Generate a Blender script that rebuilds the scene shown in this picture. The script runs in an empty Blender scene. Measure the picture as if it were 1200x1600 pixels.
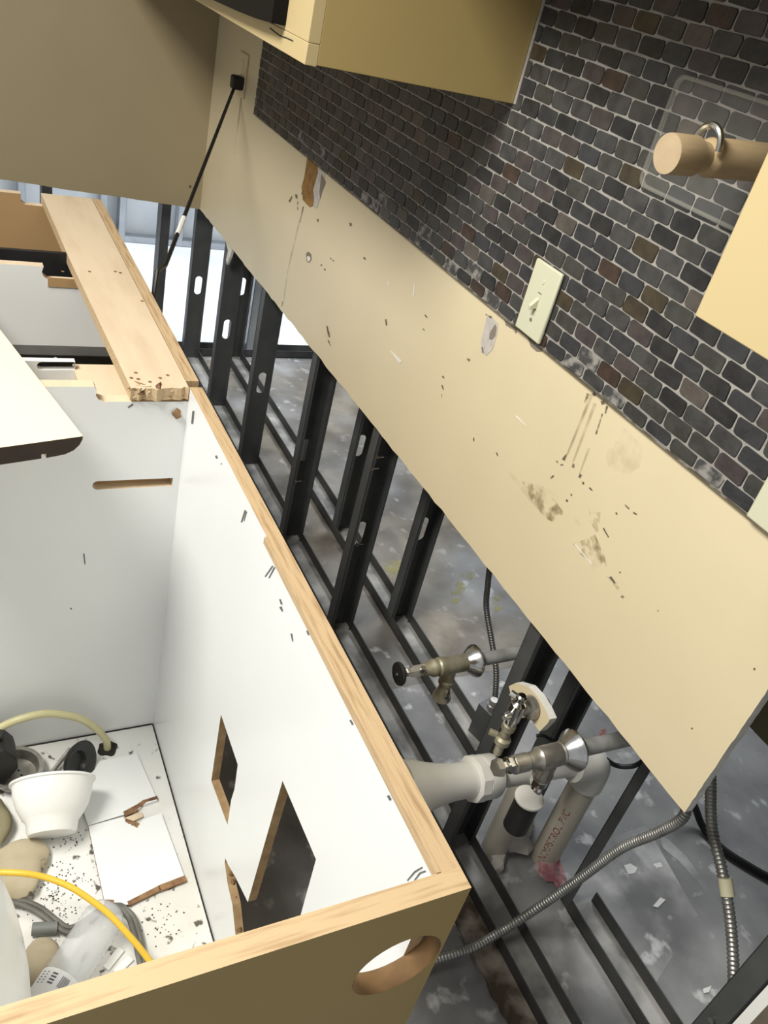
import bpy, bmesh, math, random
from mathutils import Vector, Matrix
from mathutils.geometry import tessellate_polygon
random.seed(7)
S = bpy.context.scene
COL = S.collection

# ------------------------------------------------------------------ camera
# world: +X along the back wall towards the camera, +Y into the wall (painted face at y=0), Z up, metres
F = 1312.35
R = ((0.40767952, 0.886019, 0.22083419), (0.57783315, -0.06306261, -0.81371491), (-0.70704049, 0.45934022, -0.53768049))
CAM = Vector((0, -0.84, 1.46))
cam_data = bpy.data.cameras.new('camera'); cam = bpy.data.objects.new('camera', cam_data); COL.objects.link(cam)
cam.matrix_world = Matrix(((R[0][0], -R[1][0], -R[2][0], CAM.x), (R[0][1], -R[1][1], -R[2][1], CAM.y), (R[0][2], -R[1][2], -R[2][2], CAM.z), (0, 0, 0, 1)))
cam_data.sensor_fit = 'VERTICAL'; cam_data.sensor_height = 36; cam_data.lens = 36 * F / 1600; cam_data.clip_start = 0.01
S.camera = cam

# ------------------------------------------------------------------ light
S.view_settings.view_transform = 'Standard'; S.view_settings.look = 'None'; S.view_settings.gamma = 1; S.view_settings.use_curve_mapping = False
S.view_settings.exposure = 0.0
W = bpy.data.worlds.new('world'); S.world = W; W.use_nodes = True
W.node_tree.nodes['Background'].inputs[0].default_value = (0.95, 0.97, 1.0, 1)
W.node_tree.nodes['Background'].inputs[1].default_value = 0.42
def area(name, loc, target, size, sy, power, color):
    l = bpy.data.lights.new(name, 'AREA'); l.shape = 'RECTANGLE'; l.size = size; l.size_y = sy; l.energy = power; l.color = color
    o = bpy.data.objects.new(name, l); COL.objects.link(o); o.location = loc
    o.rotation_euler = (Vector(target) - Vector(loc)).to_track_quat('-Z', 'Y').to_euler()
    return o
area('kitchen_ceiling_light', (-0.75, -1.62, 2.5), (-0.75, -0.7, 0.5), 1.0, 0.5, 68, (1.0, 0.965, 0.89))
area('next_room_ceiling_light', (-2.5, 1.2, 2.5), (-2.5, 0.8, 0), 1.0, 0.6, 46, (0.93, 0.97, 1.0))
area('far_room_ceiling_light', (-3.75, 0.2, 2.4), (-3.7, 0.2, 0), 0.8, 1.6, 60, (0.93, 0.97, 1.0))

# ------------------------------------------------------------------ helpers
def ray(p):
    v = Vector((p[0] - 600, p[1] - 800, F))
    return Vector((R[0][0]*v.x + R[1][0]*v.y + R[2][0]*v.z, R[0][1]*v.x + R[1][1]*v.y + R[2][1]*v.z, R[0][2]*v.x + R[1][2]*v.y + R[2][2]*v.z))
def at_x(px, py, x): r = ray((px, py)); return CAM + r * ((x - CAM.x) / r.x)
def at_y(px, py, y): r = ray((px, py)); return CAM + r * ((y - CAM.y) / r.y)
def at_z(px, py, z): r = ray((px, py)); return CAM + r * ((z - CAM.z) / r.z)
ORIG = {}
def tag(o, label=None, cat=None, group=None, kind=None):
    if label: o['label'] = label
    if cat: o['category'] = cat
    if group: o['group'] = group
    if kind: o['kind'] = kind
    return o
def empty(name, loc, label, cat, group=None, kind=None):
    o = bpy.data.objects.new(name, None); o.empty_display_size = 0.05; COL.objects.link(o); o.location = loc
    ORIG[o] = Vector(loc)
    return tag(o, label, cat, group, kind)
class MB:
    def __init__(s): s.v = []; s.f = []; s.m = []
    def add(s, vs, fs, mi=0):
        b = len(s.v); s.v += [Vector(p) for p in vs]
        for f in fs: s.f.append([b + i for i in f]); s.m.append(mi)
        return s
    def box(s, a, b, mi=0):
        x0, y0, z0 = a; x1, y1, z1 = b
        s.add([(x0,y0,z0),(x1,y0,z0),(x1,y1,z0),(x0,y1,z0),(x0,y0,z1),(x1,y0,z1),(x1,y1,z1),(x0,y1,z1)],
              [(0,3,2,1),(4,5,6,7),(0,1,5,4),(1,2,6,5),(2,3,7,6),(3,0,4,7)], mi); return s
    def plate(s, axis, base, t, outer, holes=(), face=0, edge=None, back=None, hedge=None):
        """flat sheet cut to an outline with holes; axis is the thin direction"""
        edge = face if edge is None else edge; back = face if back is None else back
        def P(u, v, w):
            return {'Y': (u, base + w, v), 'X': (base + w, u, v), 'Z': (u, v, base + w)}[axis]
        loops = [list(outer)] + [list(h) for h in holes]
        flat = [p for l in loops for p in l]
        tris = tessellate_polygon([[Vector((p[0], p[1], 0)) for p in l] for l in loops])
        s.add([P(p[0], p[1], 0) for p in flat], tris, face)
        s.add([P(p[0], p[1], t) for p in flat], [tuple(reversed(q)) for q in tris], back)
        for q, l in enumerate(loops):
            n = len(l)
            s.add([P(p[0], p[1], 0) for p in l] + [P(p[0], p[1], t) for p in l], [(i, (i+1) % n, n + (i+1) % n, n + i) for i in range(n)], edge if q == 0 or hedge is None else hedge)
        return s
    def lathe(s, prof, org, d, seg=20, mi=0, sx=1.0, caps=True):
        """profile (radius, height) turned about direction d; sx squashes one radius"""
        d = Vector(d).normalized(); u = d.orthogonal().normalized(); w = d.cross(u); org = Vector(org)
        vs = []
        for r, h in prof:
            for k in range(seg):
                a = 2 * math.pi * k / seg
                vs.append(org + d * h + u * (r * math.cos(a)) + w * (r * sx * math.sin(a)))
        fs = [(i*seg + k, i*seg + (k+1) % seg, (i+1)*seg + (k+1) % seg, (i+1)*seg + k) for i in range(len(prof)-1) for k in range(seg)]
        if caps:
            fs.append(tuple(range(seg - 1, -1, -1))); fs.append(tuple((len(prof)-1)*seg + k for k in range(seg)))
        s.add(vs, fs, mi); return s
    def tube(s, pts, r, seg=10, mi=0, sub=8, rf=None, step=None):
        pts = smooth(pts, sub) if sub > 1 else [Vector(p) for p in pts]
        if step: pts = resample(pts, step)
        n = len(pts); u = None; vs = []
        for i, p in enumerate(pts):
            d = (pts[min(i+1, n-1)] - pts[max(i-1, 0)]).normalized()
            u = d.orthogonal().normalized() if u is None else (u - d * u.dot(d)).normalized()
            w = d.cross(u); rr = rf(i, n) if rf else r
            for k in range(seg):
                a = 2 * math.pi * k / seg; vs.append(p + u * (rr * math.cos(a)) + w * (rr * math.sin(a)))
        fs = [(i*seg + k, i*seg + (k+1) % seg, (i+1)*seg + (k+1) % seg, (i+1)*seg + k) for i in range(n-1) for k in range(seg)]
        fs.append(tuple(range(seg - 1, -1, -1))); fs.append(tuple((n-1)*seg + k for k in range(seg)))
        s.add(vs, fs, mi); return s
    def blob(s, c, rx, ry, rz, amp=0.25, seed=1, mi=0, n=2, floor=None):
        bm = bmesh.new(); bmesh.ops.create_icosphere(bm, subdivisions=n, radius=1)
        rnd = random.Random(seed); ph = [rnd.uniform(0, 6) for _ in range(6)]
        vs = []
        for v in bm.verts:
            p = v.co; k = 1 + amp * (math.sin(3*p.x + ph[0]) * math.cos(2.5*p.y + ph[1]) + 0.5 * math.sin(6*p.z + ph[2] + 4*p.x))
            q = Vector((c[0] + p.x*rx*k, c[1] + p.y*ry*k, c[2] + p.z*rz*k))
            if floor is not None and q.z < floor: q.z = floor
            vs.append(q)
        s.add(vs, [tuple(v.index for v in f.verts) for f in bm.faces], mi); bm.free(); return s
    def xform(s, M): s.v = [M @ p for p in s.v]; return s
    def mesh(s, name, mats, off=Vector((0, 0, 0)), smooth_angle=35):
        me = bpy.data.meshes.new(name); me.from_pydata([p - off for p in s.v], [], s.f)
        for m in (mats if isinstance(mats, (list, tuple)) else [mats]): me.materials.append(m)
        me.polygons.foreach_set('material_index', s.m)
        bm = bmesh.new(); bm.from_mesh(me); bmesh.ops.remove_doubles(bm, verts=bm.verts, dist=1e-5); bmesh.ops.recalc_face_normals(bm, faces=bm.faces); bm.to_mesh(me); bm.free()
        if smooth_angle:
            me.shade_smooth(); me.set_sharp_from_angle(angle=math.radians(smooth_angle))
        return me
    def build(s, name, mats, parent=None, loc=None, label=None, cat=None, group=None, kind=None, bevel=0, smooth_angle=35):
        if parent is not None: off = ORIG[parent]
        else:
            if loc is None:
                lo = [min(p[i] for p in s.v) for i in range(3)]; hi = [max(p[i] for p in s.v) for i in range(3)]
                loc = ((lo[0]+hi[0])/2, (lo[1]+hi[1])/2, lo[2])
            off = Vector(loc)
        o = bpy.data.objects.new(name, s.mesh(name, mats, off, smooth_angle)); COL.objects.link(o)
        if parent is not None: o.parent = parent
        else: o.location = off
        ORIG[o] = off
        if bevel:
            b = o.modifiers.new('bevel', 'BEVEL'); b.width = bevel; b.segments = 2; b.limit_method = 'ANGLE'; b.angle_limit = math.radians(40)
        return tag(o, label, cat, group, kind)
def smooth(pts, sub):
    P = [Vector(p) for p in pts]; out = []
    for i in range(len(P) - 1):
        a, b, c, d = P[max(i-1, 0)], P[i], P[i+1], P[min(i+2, len(P)-1)]
        for k in range(sub):
            t = k / sub
            out.append(0.5 * ((2*b) + (c - a)*t + (2*a - 5*b + 4*c - d)*t*t + (3*b - a - 3*c + d)*t**3))
    return out + [P[-1]]
def resample(pts, step):
    out = [pts[0]]; acc = 0
    for a, b in zip(pts, pts[1:]):
        L = (b - a).length; t = step - acc
        while t <= L:
            out.append(a.lerp(b, t / L)); t += step
        acc = (acc + L) % step
    return out
def circ(cx, cy, rx, ry=None, n=20, a0=0.0):
    ry = rx if ry is None else ry
    return [(cx + rx*math.cos(a0 + 2*math.pi*k/n), cy + ry*math.sin(a0 + 2*math.pi*k/n)) for k in range(n)]
def jag(a, b, n, amp, rnd=random):
    """points from a to b with small raggedness (both 2-d), without b"""
    dx, dy = b[0]-a[0], b[1]-a[1]; L = math.hypot(dx, dy) or 1
    return [a] + [(a[0] + dx*i/n - dy/L*rnd.uniform(-amp, amp), a[1] + dy*i/n + dx/L*rnd.uniform(-amp, amp)) for i in range(1, n)]

# ------------------------------------------------------------------ materials
def mat(name, c1, c2=None, scale=8, rough=0.6, metal=0.0, bump=0.0, bscale=60, lo=0.35, hi=0.65, stretch=None, c3=None, scale3=30, lo3=0.6, hi3=0.7, spec=0.5, rnd=False, detail=6, alpha=None):
    m = bpy.data.materials.new(name); m.use_nodes = True; nt = m.node_tree; N = nt.nodes; Lk = nt.links
    b = N['Principled BSDF']; b.inputs['Roughness'].default_value = rough; b.inputs['Metallic'].default_value = metal
    b.inputs['Specular IOR Level'].default_value = spec
    b.inputs['Base Color'].default_value = (*c1, 1)
    tc = N.new('ShaderNodeTexCoord'); vec = tc.outputs['Object']
    if stretch:
        mp = N.new('ShaderNodeMapping'); mp.inputs['Scale'].default_value = stretch; Lk.new(vec, mp.inputs['Vector']); vec = mp.outputs['Vector']
    if rnd:
        oi = N.new('ShaderNodeObjectInfo'); va = N.new('ShaderNodeVectorMath'); va.operation = 'ADD'
        sc = N.new('ShaderNodeMath'); sc.operation = 'MULTIPLY'; sc.inputs[1].default_value = 37.0
        Lk.new(oi.outputs['Random'], sc.inputs[0]); Lk.new(vec, va.inputs[0]); Lk.new(sc.outputs[0], va.inputs[1]); vec = va.outputs[0]
    def noise(s, l, h, det=detail):
        n = N.new('ShaderNodeTexNoise'); n.inputs['Scale'].default_value = s; n.inputs['Detail'].default_value = det; Lk.new(vec, n.inputs['Vector'])
        r = N.new('ShaderNodeMapRange'); r.inputs['From Min'].default_value = l; r.inputs['From Max'].default_value = h; Lk.new(n.outputs['Fac'], r.inputs['Value'])
        return r.outputs['Result'], n
    col = None
    def mix(fac, a, c):
        x = N.new('ShaderNodeMix'); x.data_type = 'RGBA'; Lk.new(fac, x.inputs['Factor'])
        if isinstance(a, tuple): x.inputs['A'].default_value = (*a, 1)
        else: Lk.new(a, x.inputs['A'])
        x.inputs['B'].default_value = (*c, 1); return x.outputs['Result']
    if c2:
        f, _ = noise(scale, lo, hi); col = mix(f, c1, c2)
    if c3:
        f, _ = noise(scale3, lo3, hi3); col = mix(f, col if col is not None else c1, c3)
    if col is not None: Lk.new(col, b.inputs['Base Color'])
    if bump:
        n = N.new('ShaderNodeTexNoise'); n.inputs['Scale'].default_value = bscale; n.inputs['Detail'].default_value = 4; Lk.new(vec, n.inputs['Vector'])
        bp = N.new('ShaderNodeBump'); bp.inputs['Strength'].default_value = bump; bp.inputs['Distance'].default_value = 0.002; Lk.new(n.outputs['Fac'], bp.inputs['Height']); Lk.new(bp.outputs['Normal'], b.inputs['Normal'])
    if alpha:
        s, l, h, top = alpha
        f, _ = noise(s, l, h); mm = N.new('ShaderNodeMath'); mm.operation = 'MULTIPLY'; mm.inputs[1].default_value = top; Lk.new(f, mm.inputs[0]); Lk.new(mm.outputs[0], b.inputs['Alpha'])
    return m
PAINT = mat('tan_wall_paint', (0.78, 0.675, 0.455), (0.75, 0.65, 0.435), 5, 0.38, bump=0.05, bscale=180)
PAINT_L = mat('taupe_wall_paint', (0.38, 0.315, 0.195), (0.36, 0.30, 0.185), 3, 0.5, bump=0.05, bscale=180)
GYPSUM = mat('gypsum_edge', (0.90, 0.88, 0.83), (0.76, 0.74, 0.68), 40, 0.9, bump=0.4)
PAPER = mat('drywall_paper', (0.16, 0.13, 0.095), (0.12, 0.10, 0.075), 20, 0.9)
BROWNPAPER = mat('torn_brown_paper', (0.36, 0.20, 0.06), (0.22, 0.11, 0.03), 45, 0.9, bump=0.5)
GREYPATCH = mat('grey_gypsum_core', (0.60, 0.57, 0.53), (0.5, 0.47, 0.43), 60, 0.95, bump=0.3)
DARKPATCH = mat('grey_brown_patch', (0.25, 0.21, 0.17), None, rough=0.95)  # flat grey-brown, darker than the grey gypsum
SCUFF = mat('brown_scrape', (0.36, 0.28, 0.14), (0.26, 0.19, 0.10), 120, 0.9, alpha=(48, 0.47, 0.72, 0.75))
SMUDGE = mat('faint_smudge', (0.45, 0.35, 0.20), None, rough=0.9, alpha=(18, 0.50, 0.80, 0.36))
DRIP = mat('dark_drip', (0.12, 0.09, 0.06), None, rough=0.8, alpha=(90, 0.30, 0.55, 0.85))
FAINT = mat('faint_drip', (0.30, 0.23, 0.14), None, rough=0.9, alpha=(20, 0.35, 0.7, 0.45))
WHITESCRATCH = mat('white_scratch', (0.85, 0.83, 0.78), None, rough=0.9)
CONCRETE = mat('concrete', (0.33, 0.33, 0.33), (0.15, 0.15, 0.153), 4.5, 0.55, bump=0.25, bscale=25, lo=0.36, hi=0.62, c3=(0.52, 0.52, 0.52), scale3=19, lo3=0.59, hi3=0.68, detail=14)
CONC_TAN = mat('stained_concrete', (0.36, 0.32, 0.26), (0.17, 0.14, 0.10), 7, 0.6, lo=0.4, hi=0.6, alpha=(2.6, 0.38, 0.62, 0.75))
PLASTER_FLOOR = mat('white_painted_floor', (0.80, 0.82, 0.85), (0.62, 0.65, 0.70), 3.0, 0.4, lo=0.45, hi=0.75)
DUST = mat('white_floor_dust', (0.66, 0.66, 0.66), None, rough=0.95, alpha=(7, 0.47, 0.72, 0.8))
DUSTBIT = mat('white_plaster_splat', (0.70, 0.70, 0.68), None, rough=0.9)
YELLOW = mat('yellow_floor_paint', (0.40, 0.37, 0.13), None, rough=0.9, alpha=(26, 0.44, 0.66, 0.7))
REDMARK = mat('red_mark', (0.45, 0.04, 0.03), None, rough=0.9, alpha=(60, 0.4, 0.6, 0.9))
PINK = mat('pink_primer', (0.52, 0.36, 0.35), (0.45, 0.17, 0.20), 55, 0.8, lo=0.4, hi=0.6, bump=0.6)
GROUT = mat('grout', (0.36, 0.345, 0.315), (0.27, 0.255, 0.235), 30, 0.95, bump=0.4)
TILES = [mat('slate_tile_' + n, c1, c2, 45, 0.42, bump=0.35, bscale=140, lo=0.38, hi=0.66, rnd=True) for n, c1, c2 in (
    ('charcoal', (0.0299, 0.0299, 0.0308), (0.0158, 0.0167, 0.0176)), ('grey', (0.0634, 0.0634, 0.0625), (0.0370, 0.0378, 0.0387)),
    ('green', (0.0563, 0.0572, 0.0519), (0.0370, 0.0378, 0.0343)), ('plum', (0.0686, 0.0572, 0.0563), (0.0458, 0.0387, 0.0387)),
    ('rust', (0.0616, 0.0387, 0.0290), (0.0299, 0.0220, 0.0176)), ('ochre', (0.0616, 0.0484, 0.0299), (0.0370, 0.0299, 0.0194)),
    ('blue', (0.0405, 0.0431, 0.0466), (0.0264, 0.0282, 0.0317)), ('taupe', (0.0986, 0.0862, 0.0757), (0.0704, 0.0616, 0.0546)))]
TILE_W = [24, 19, 17, 12, 3, 3, 15, 6]
TILE_DUSTY = mat('dusty_slate_tile', (0.06, 0.06, 0.06), (0.30, 0.29, 0.27), 60, 0.6, bump=0.35, bscale=140, lo=0.45, hi=0.62, rnd=True)
MELAMINE = mat('white_melamine', (0.83, 0.845, 0.84), (0.80, 0.815, 0.81), 4, 0.32)
MEL_DIRTY = mat('dirty_white_melamine', (0.78, 0.78, 0.75), (0.62, 0.60, 0.54), 6, 0.45, lo=0.45, hi=0.75, c3=(0.10, 0.085, 0.07), scale3=48, lo3=0.62, hi3=0.68)
LAMINATE = mat('shaded_tan_laminate', (0.42, 0.315, 0.125), (0.40, 0.30, 0.12), 3, 0.4)  # tan, set darker than the doors: shade of the side panels is in the colour
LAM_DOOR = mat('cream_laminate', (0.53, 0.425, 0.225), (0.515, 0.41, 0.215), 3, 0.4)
PLY = mat('plywood_edge', (0.54, 0.39, 0.225), (0.34, 0.215, 0.11), 16, 0.6, lo=0.5, hi=0.72, stretch=(1, 14, 14), bump=0.2)
PLY_Y = mat('plywood_edge_cross', (0.58, 0.43, 0.25), (0.40, 0.265, 0.14), 16, 0.6, lo=0.5, hi=0.75, stretch=(14, 1, 14), bump=0.2)
PLYDARK = mat('raw_cut_edge', (0.30, 0.17, 0.08), (0.12, 0.06, 0.03), 60, 0.85, bump=0.6)
PALEWOOD = mat('pale_wood', (0.70, 0.57, 0.405), (0.62, 0.485, 0.33), 6, 0.5, lo=0.45, hi=0.75, stretch=(1, 5, 5), bump=0.1)
HARDBOARD = mat('brown_hardboard', (0.42, 0.27, 0.13), (0.38, 0.24, 0.11), 6, 0.6)
DARKEND = mat('dark_board_end', (0.045, 0.025, 0.015), (0.03, 0.017, 0.01), 50, 0.7)
CREAMTOP = mat('cream_board_top', (0.86, 0.77, 0.56), (0.83, 0.73, 0.52), 4, 0.4)
SOOT = mat('black_grime', (0.02, 0.018, 0.014), None, rough=0.9)
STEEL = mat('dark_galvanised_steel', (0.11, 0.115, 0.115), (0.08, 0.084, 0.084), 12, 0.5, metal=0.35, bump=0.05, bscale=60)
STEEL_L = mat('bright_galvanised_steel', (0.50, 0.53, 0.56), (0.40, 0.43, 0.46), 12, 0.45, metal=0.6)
TRACKSTEEL = mat('dusty_track_steel', (0.16, 0.16, 0.155), (0.46, 0.45, 0.43), 9, 0.7, metal=0.1, lo=0.40, hi=0.62, bump=0.3, bscale=90)
FLANGE = mat('track_flange_steel', (0.055, 0.057, 0.055), (0.09, 0.09, 0.087), 14, 0.55, metal=0.4)
CHROME = mat('chrome', (0.72, 0.72, 0.70), (0.5, 0.5, 0.47), 40, 0.18, metal=1.0)
NICKEL = mat('dull_nickel', (0.48, 0.47, 0.44), (0.34, 0.32, 0.28), 45, 0.35, metal=0.75)
BRASS = mat('tarnished_brass', (0.44, 0.42, 0.32), (0.28, 0.25, 0.16), 40, 0.5, metal=0.45, bump=0.3)
PIPE_GREY = mat('dusty_steel_pipe', (0.48, 0.48, 0.46), (0.30, 0.30, 0.28), 30, 0.55, metal=0.4)
PVC = mat('pvc_plastic', (0.76, 0.75, 0.70), (0.68, 0.67, 0.61), 12, 0.35)
PVC_T = mat('tan_pvc_plastic', (0.58, 0.54, 0.45), (0.50, 0.46, 0.38), 10, 0.4)
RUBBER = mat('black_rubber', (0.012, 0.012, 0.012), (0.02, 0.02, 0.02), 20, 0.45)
CONDUIT = mat('steel_conduit', (0.42, 0.42, 0.40), (0.30, 0.30, 0.28), 30, 0.4, metal=0.8)
CONDUIT_D = mat('dark_conduit', (0.15, 0.15, 0.145), None, rough=0.45, metal=0.7)
BLACKCORD = mat('black_cord', (0.008, 0.008, 0.008), None, rough=0.5)
IVORY = mat('ivory_plastic', (0.66, 0.66, 0.49), None, rough=0.3)
FOAM = mat('white_foam', (0.86, 0.86, 0.83), (0.82, 0.82, 0.78), 10, 0.4)
WHITEPLASTIC = mat('white_plastic', (0.90, 0.90, 0.86), None, rough=0.25)
CREAMHOSE = mat('cream_hose', (0.60, 0.56, 0.32), (0.52, 0.48, 0.27), 10, 0.4)
YELLOWHOSE = mat('yellow_tubing', (0.80, 0.52, 0.05), (0.74, 0.46, 0.04), 10, 0.35)
GREYHOSE = mat('grey_cable', (0.15, 0.145, 0.125), (0.10, 0.095, 0.08), 30, 0.6)
STONE = mat('tan_stone', (0.46, 0.40, 0.28), (0.36, 0.30, 0.20), 14, 0.8, c3=(0.10, 0.07, 0.04), scale3=38, lo3=0.66, hi3=0.70, bump=0.3)
SPECK = mat('dark_speck', (0.05, 0.045, 0.04), None, rough=0.9)
PENCIL = mat('dark_pencil_mark', (0.12, 0.12, 0.12), None, rough=0.8)
RED_INK = mat('red_print', (0.30, 0.06, 0.04), None, rough=0.7)
DOWEL = mat('pale_dowel_wood', (0.46, 0.345, 0.20), (0.40, 0.295, 0.165), 12, 0.6, stretch=(8, 1, 8), bump=0.1)
DOWEL_END = mat('dowel_end_grain', (0.48, 0.37, 0.235), (0.43, 0.325, 0.20), 40, 0.7)
PRINT_GREY = mat('dark_label_print', (0.10, 0.10, 0.11), None, rough=0.6)
LABELPAPER = mat('white_label', (0.75, 0.75, 0.76), None, rough=0.6)
def clear(name, tint, rough, mixf):
    m = bpy.data.materials.new(name); m.use_nodes = True; nt = m.node_tree
    b = nt.nodes['Principled BSDF']; b.inputs['Base Color'].default_value = (*tint, 1); b.inputs['Roughness'].default_value = rough
    t = nt.nodes.new('ShaderNodeBsdfTransparent'); x = nt.nodes.new('ShaderNodeMixShader'); x.inputs[0].default_value = mixf
    nt.links.new(t.outputs[0], x.inputs[1]); nt.links.new(b.outputs[0], x.inputs[2]); nt.links.new(x.outputs[0], nt.nodes['Material Output'].inputs[0])
    return m
ACRYLIC = clear('clear_acrylic', (0.75, 0.74, 0.68), 0.10, 0.035)
ACRYLIC_EDGE = clear('clear_acrylic_edge', (0.62, 0.62, 0.55), 0.2, 0.14)
BOTTLE = clear('clear_bottle_plastic', (0.80, 0.82, 0.84), 0.15, 0.42)

# ------------------------------------------------------------------ setting: floor and walls
MB().box((-7, -3, -0.06), (1.6, 4.5, 0)).build('floor', CONCRETE, loc=(0, 0, 0), kind='structure', label='grey dusty concrete floor running under the open walls')
FLOOR = bpy.data.objects['floor']
def floor_patch(name, pts, m, z=0.0012, kind=None):
    b = MB(); P = [at_z(x, y, z) for x, y in pts]
    tris = tessellate_polygon([[Vector((p.x, p.y, 0)) for p in P]])
    b.add(P, tris); return b.build(name, m, FLOOR, smooth_angle=0)
b = MB(); b.add([(-4.36, -3, 0.001), (-3.1, -3, 0.001), (-3.1, 3, 0.001), (-4.36, 3, 0.001)], [(0, 1, 2, 3)])
b.build('painted_area', PLASTER_FLOOR, FLOOR, smooth_angle=0, label='bright white dusty floor area beyond the left wall')
b = MB(); b.add([(-3.0, 0.0, 0.0008), (-1.2, 0.0, 0.0008), (-1.2, 2.5, 0.0008), (-3.0, 2.5, 0.0008)], [(0, 1, 2, 3)])
b.build('stained_area', CONC_TAN, FLOOR, smooth_angle=0, label='tan stained concrete between the far studs')
for i, pts in enumerate(([(600, 880), (625, 872), (640, 890), (628, 915), (605, 905)], [(705, 925), (722, 895), (745, 890), (725, 925), (712, 945), (704, 940)], [(768, 935), (790, 920), (785, 950), (770, 960)])):
    floor_patch('yellow_paint_mark', pts, YELLOW, 0.0014)
floor_patch('dust_film', [(790, 1440), (900, 1400), (960, 1480), (1060, 1600), (900, 1600)], DUST)
floor_patch('dust_film', [(890, 1330), (1010, 1290), (1090, 1430), (1010, 1560), (930, 1420)], DUST, 0.0013)
floor_patch('plaster_splat', [(975, 1352), (985, 1349), (996, 1356), (992, 1364), (982, 1366)], DUSTBIT, 0.0016)
floor_patch('plaster_splat', [(1020, 1350), (1032, 1347), (1036, 1354), (1026, 1356)], DUSTBIT, 0.0016)
floor_patch('plaster_splat', [(1030, 1305), (1045, 1312), (1072, 1338), (1095, 1370), (1128, 1410), (1118, 1408), (1085, 1372), (1060, 1345), (1036, 1325)], DUST, 0.0016)
floor_patch('plaster_splat', [(1032, 1402), (1040, 1406), (1028, 1418), (1020, 1416)], DUSTBIT, 0.0016)
floor_patch('plaster_splat', [(1098, 1545), (1112, 1540), (1108, 1550), (1100, 1552)], DUSTBIT, 0.0016)
floor_patch('red_mark', [(936, 1142), (946, 1138), (950, 1150), (938, 1154)], REDMARK, 0.0016)

# back wall: drywall cut off at knee height; tiles above
rnd = random.Random(3)
bot = jag((-2.93, 0.606), (-0.395, 0.624), 90, 0.0018, rnd)
right = jag((-0.395, 0.624), (-0.392, 1.06), 50, 0.0005, rnd)
outer = bot + right + [(-0.392, 1.06), (-0.198, 1.06), (-0.198, 0.0), (1.3, 0.0), (1.3, 2.6), (-2.93, 2.6)]
WB = empty('wall_back', (0, 0, 0), 'tan drywall back wall cut open along its foot, slate mosaic above', None, kind='structure')
MB().plate('Y', 0.0, 0.0145, outer, face=0, edge=1, back=1).build('drywall_sheet', [PAINT, GYPSUM], WB, smooth_angle=0)
MB().plate('Y', -0.0022, 0.0022, [(-0.1975, 0.0), (-0.184, 0.0), (-0.184, 1.0), (-0.1975, 1.0)]).build('white_edge_strip', [WHITEPLASTIC], WB, label='bright white cut edge of the drywall at lower right')
MB().plate('Y', -0.002, 0.002, [(-0.184, 0.0), (0.4, 0.0), (0.4, 0.95), (-0.184, 0.95)]).build('bare_paper_face', [PAPER], WB, label='brown unpainted drywall paper at lower right')

def wall_patch(name, pts, m, y=-0.0006, holes=(), dy=None, kind=None, label=None):
    b = MB()
    for poly in pts:
        P = [at_y(px, py, y) for px, py in poly]
        b.add(P, tessellate_polygon([[Vector((p.x, p.z, 0)) for p in P]]))
    return b.build(name, m, WB, smooth_angle=0, kind=kind, label=label)
def streak(a, b, w0, w1):
    dx, dy = b[0]-a[0], b[1]-a[1]; L = math.hypot(dx, dy); nx, ny = -dy/L, dx/L
    return [(a[0]+nx*w0/2, a[1]+ny*w0/2), (a[0]-nx*w0/2, a[1]-ny*w0/2), (b[0]-nx*w1/2, b[1]-ny*w1/2), (b[0]+nx*w1/2, b[1]+ny*w1/2)]
wall_patch('torn_paper_patch', [[(480, 246), (496, 260), (497, 270), (493, 283), (489, 296), (491, 310), (489, 322), (484, 324), (478, 318), (473, 312), (472, 300), (471, 292), (475, 278), (478, 260)]], BROWNPAPER, label='torn brown paper patch below the tile corner')
wall_patch('gypsum_patch', [[(497, 264), (503, 262), (508, 272), (505, 290), (499, 312), (496, 325), (491, 325), (490, 310), (490, 295), (494, 280)]], GREYPATCH)
wall_patch('gypsum_patch', [[(760, 496), (768, 494), (778, 505), (777, 520), (770, 545), (760, 556), (752, 550), (751, 535), (756, 515)]], GREYPATCH, label='grey scraped patch left of the light switch')
wall_patch('dark_spot', [[(768, 515), (774, 506), (776, 512), (774, 525), (769, 531), (764, 530), (765, 520)], [(502, 272), (505, 276), (509, 285), (503, 300), (500, 312), (499, 300)]], DARKPATCH, y=-0.0009)
wall_patch('dark_spot', [[(788, 500), (796, 507), (806, 512), (808, 518), (806, 521), (802, 515), (790, 508)], [(824, 527), (836, 538), (848, 546), (846, 549), (838, 549), (829, 541)]], DARKPATCH, y=-0.0009)
wall_patch('anchor_hole', [[(478, 396), (482, 393), (486, 397), (487, 405), (483, 411), (479, 408)]], DARKPATCH)
wall_patch('anchor_plug', [[(479.5, 401), (483, 400), (485.5, 404), (483, 409), (480, 407)]], GYPSUM, y=-0.0010)
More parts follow.
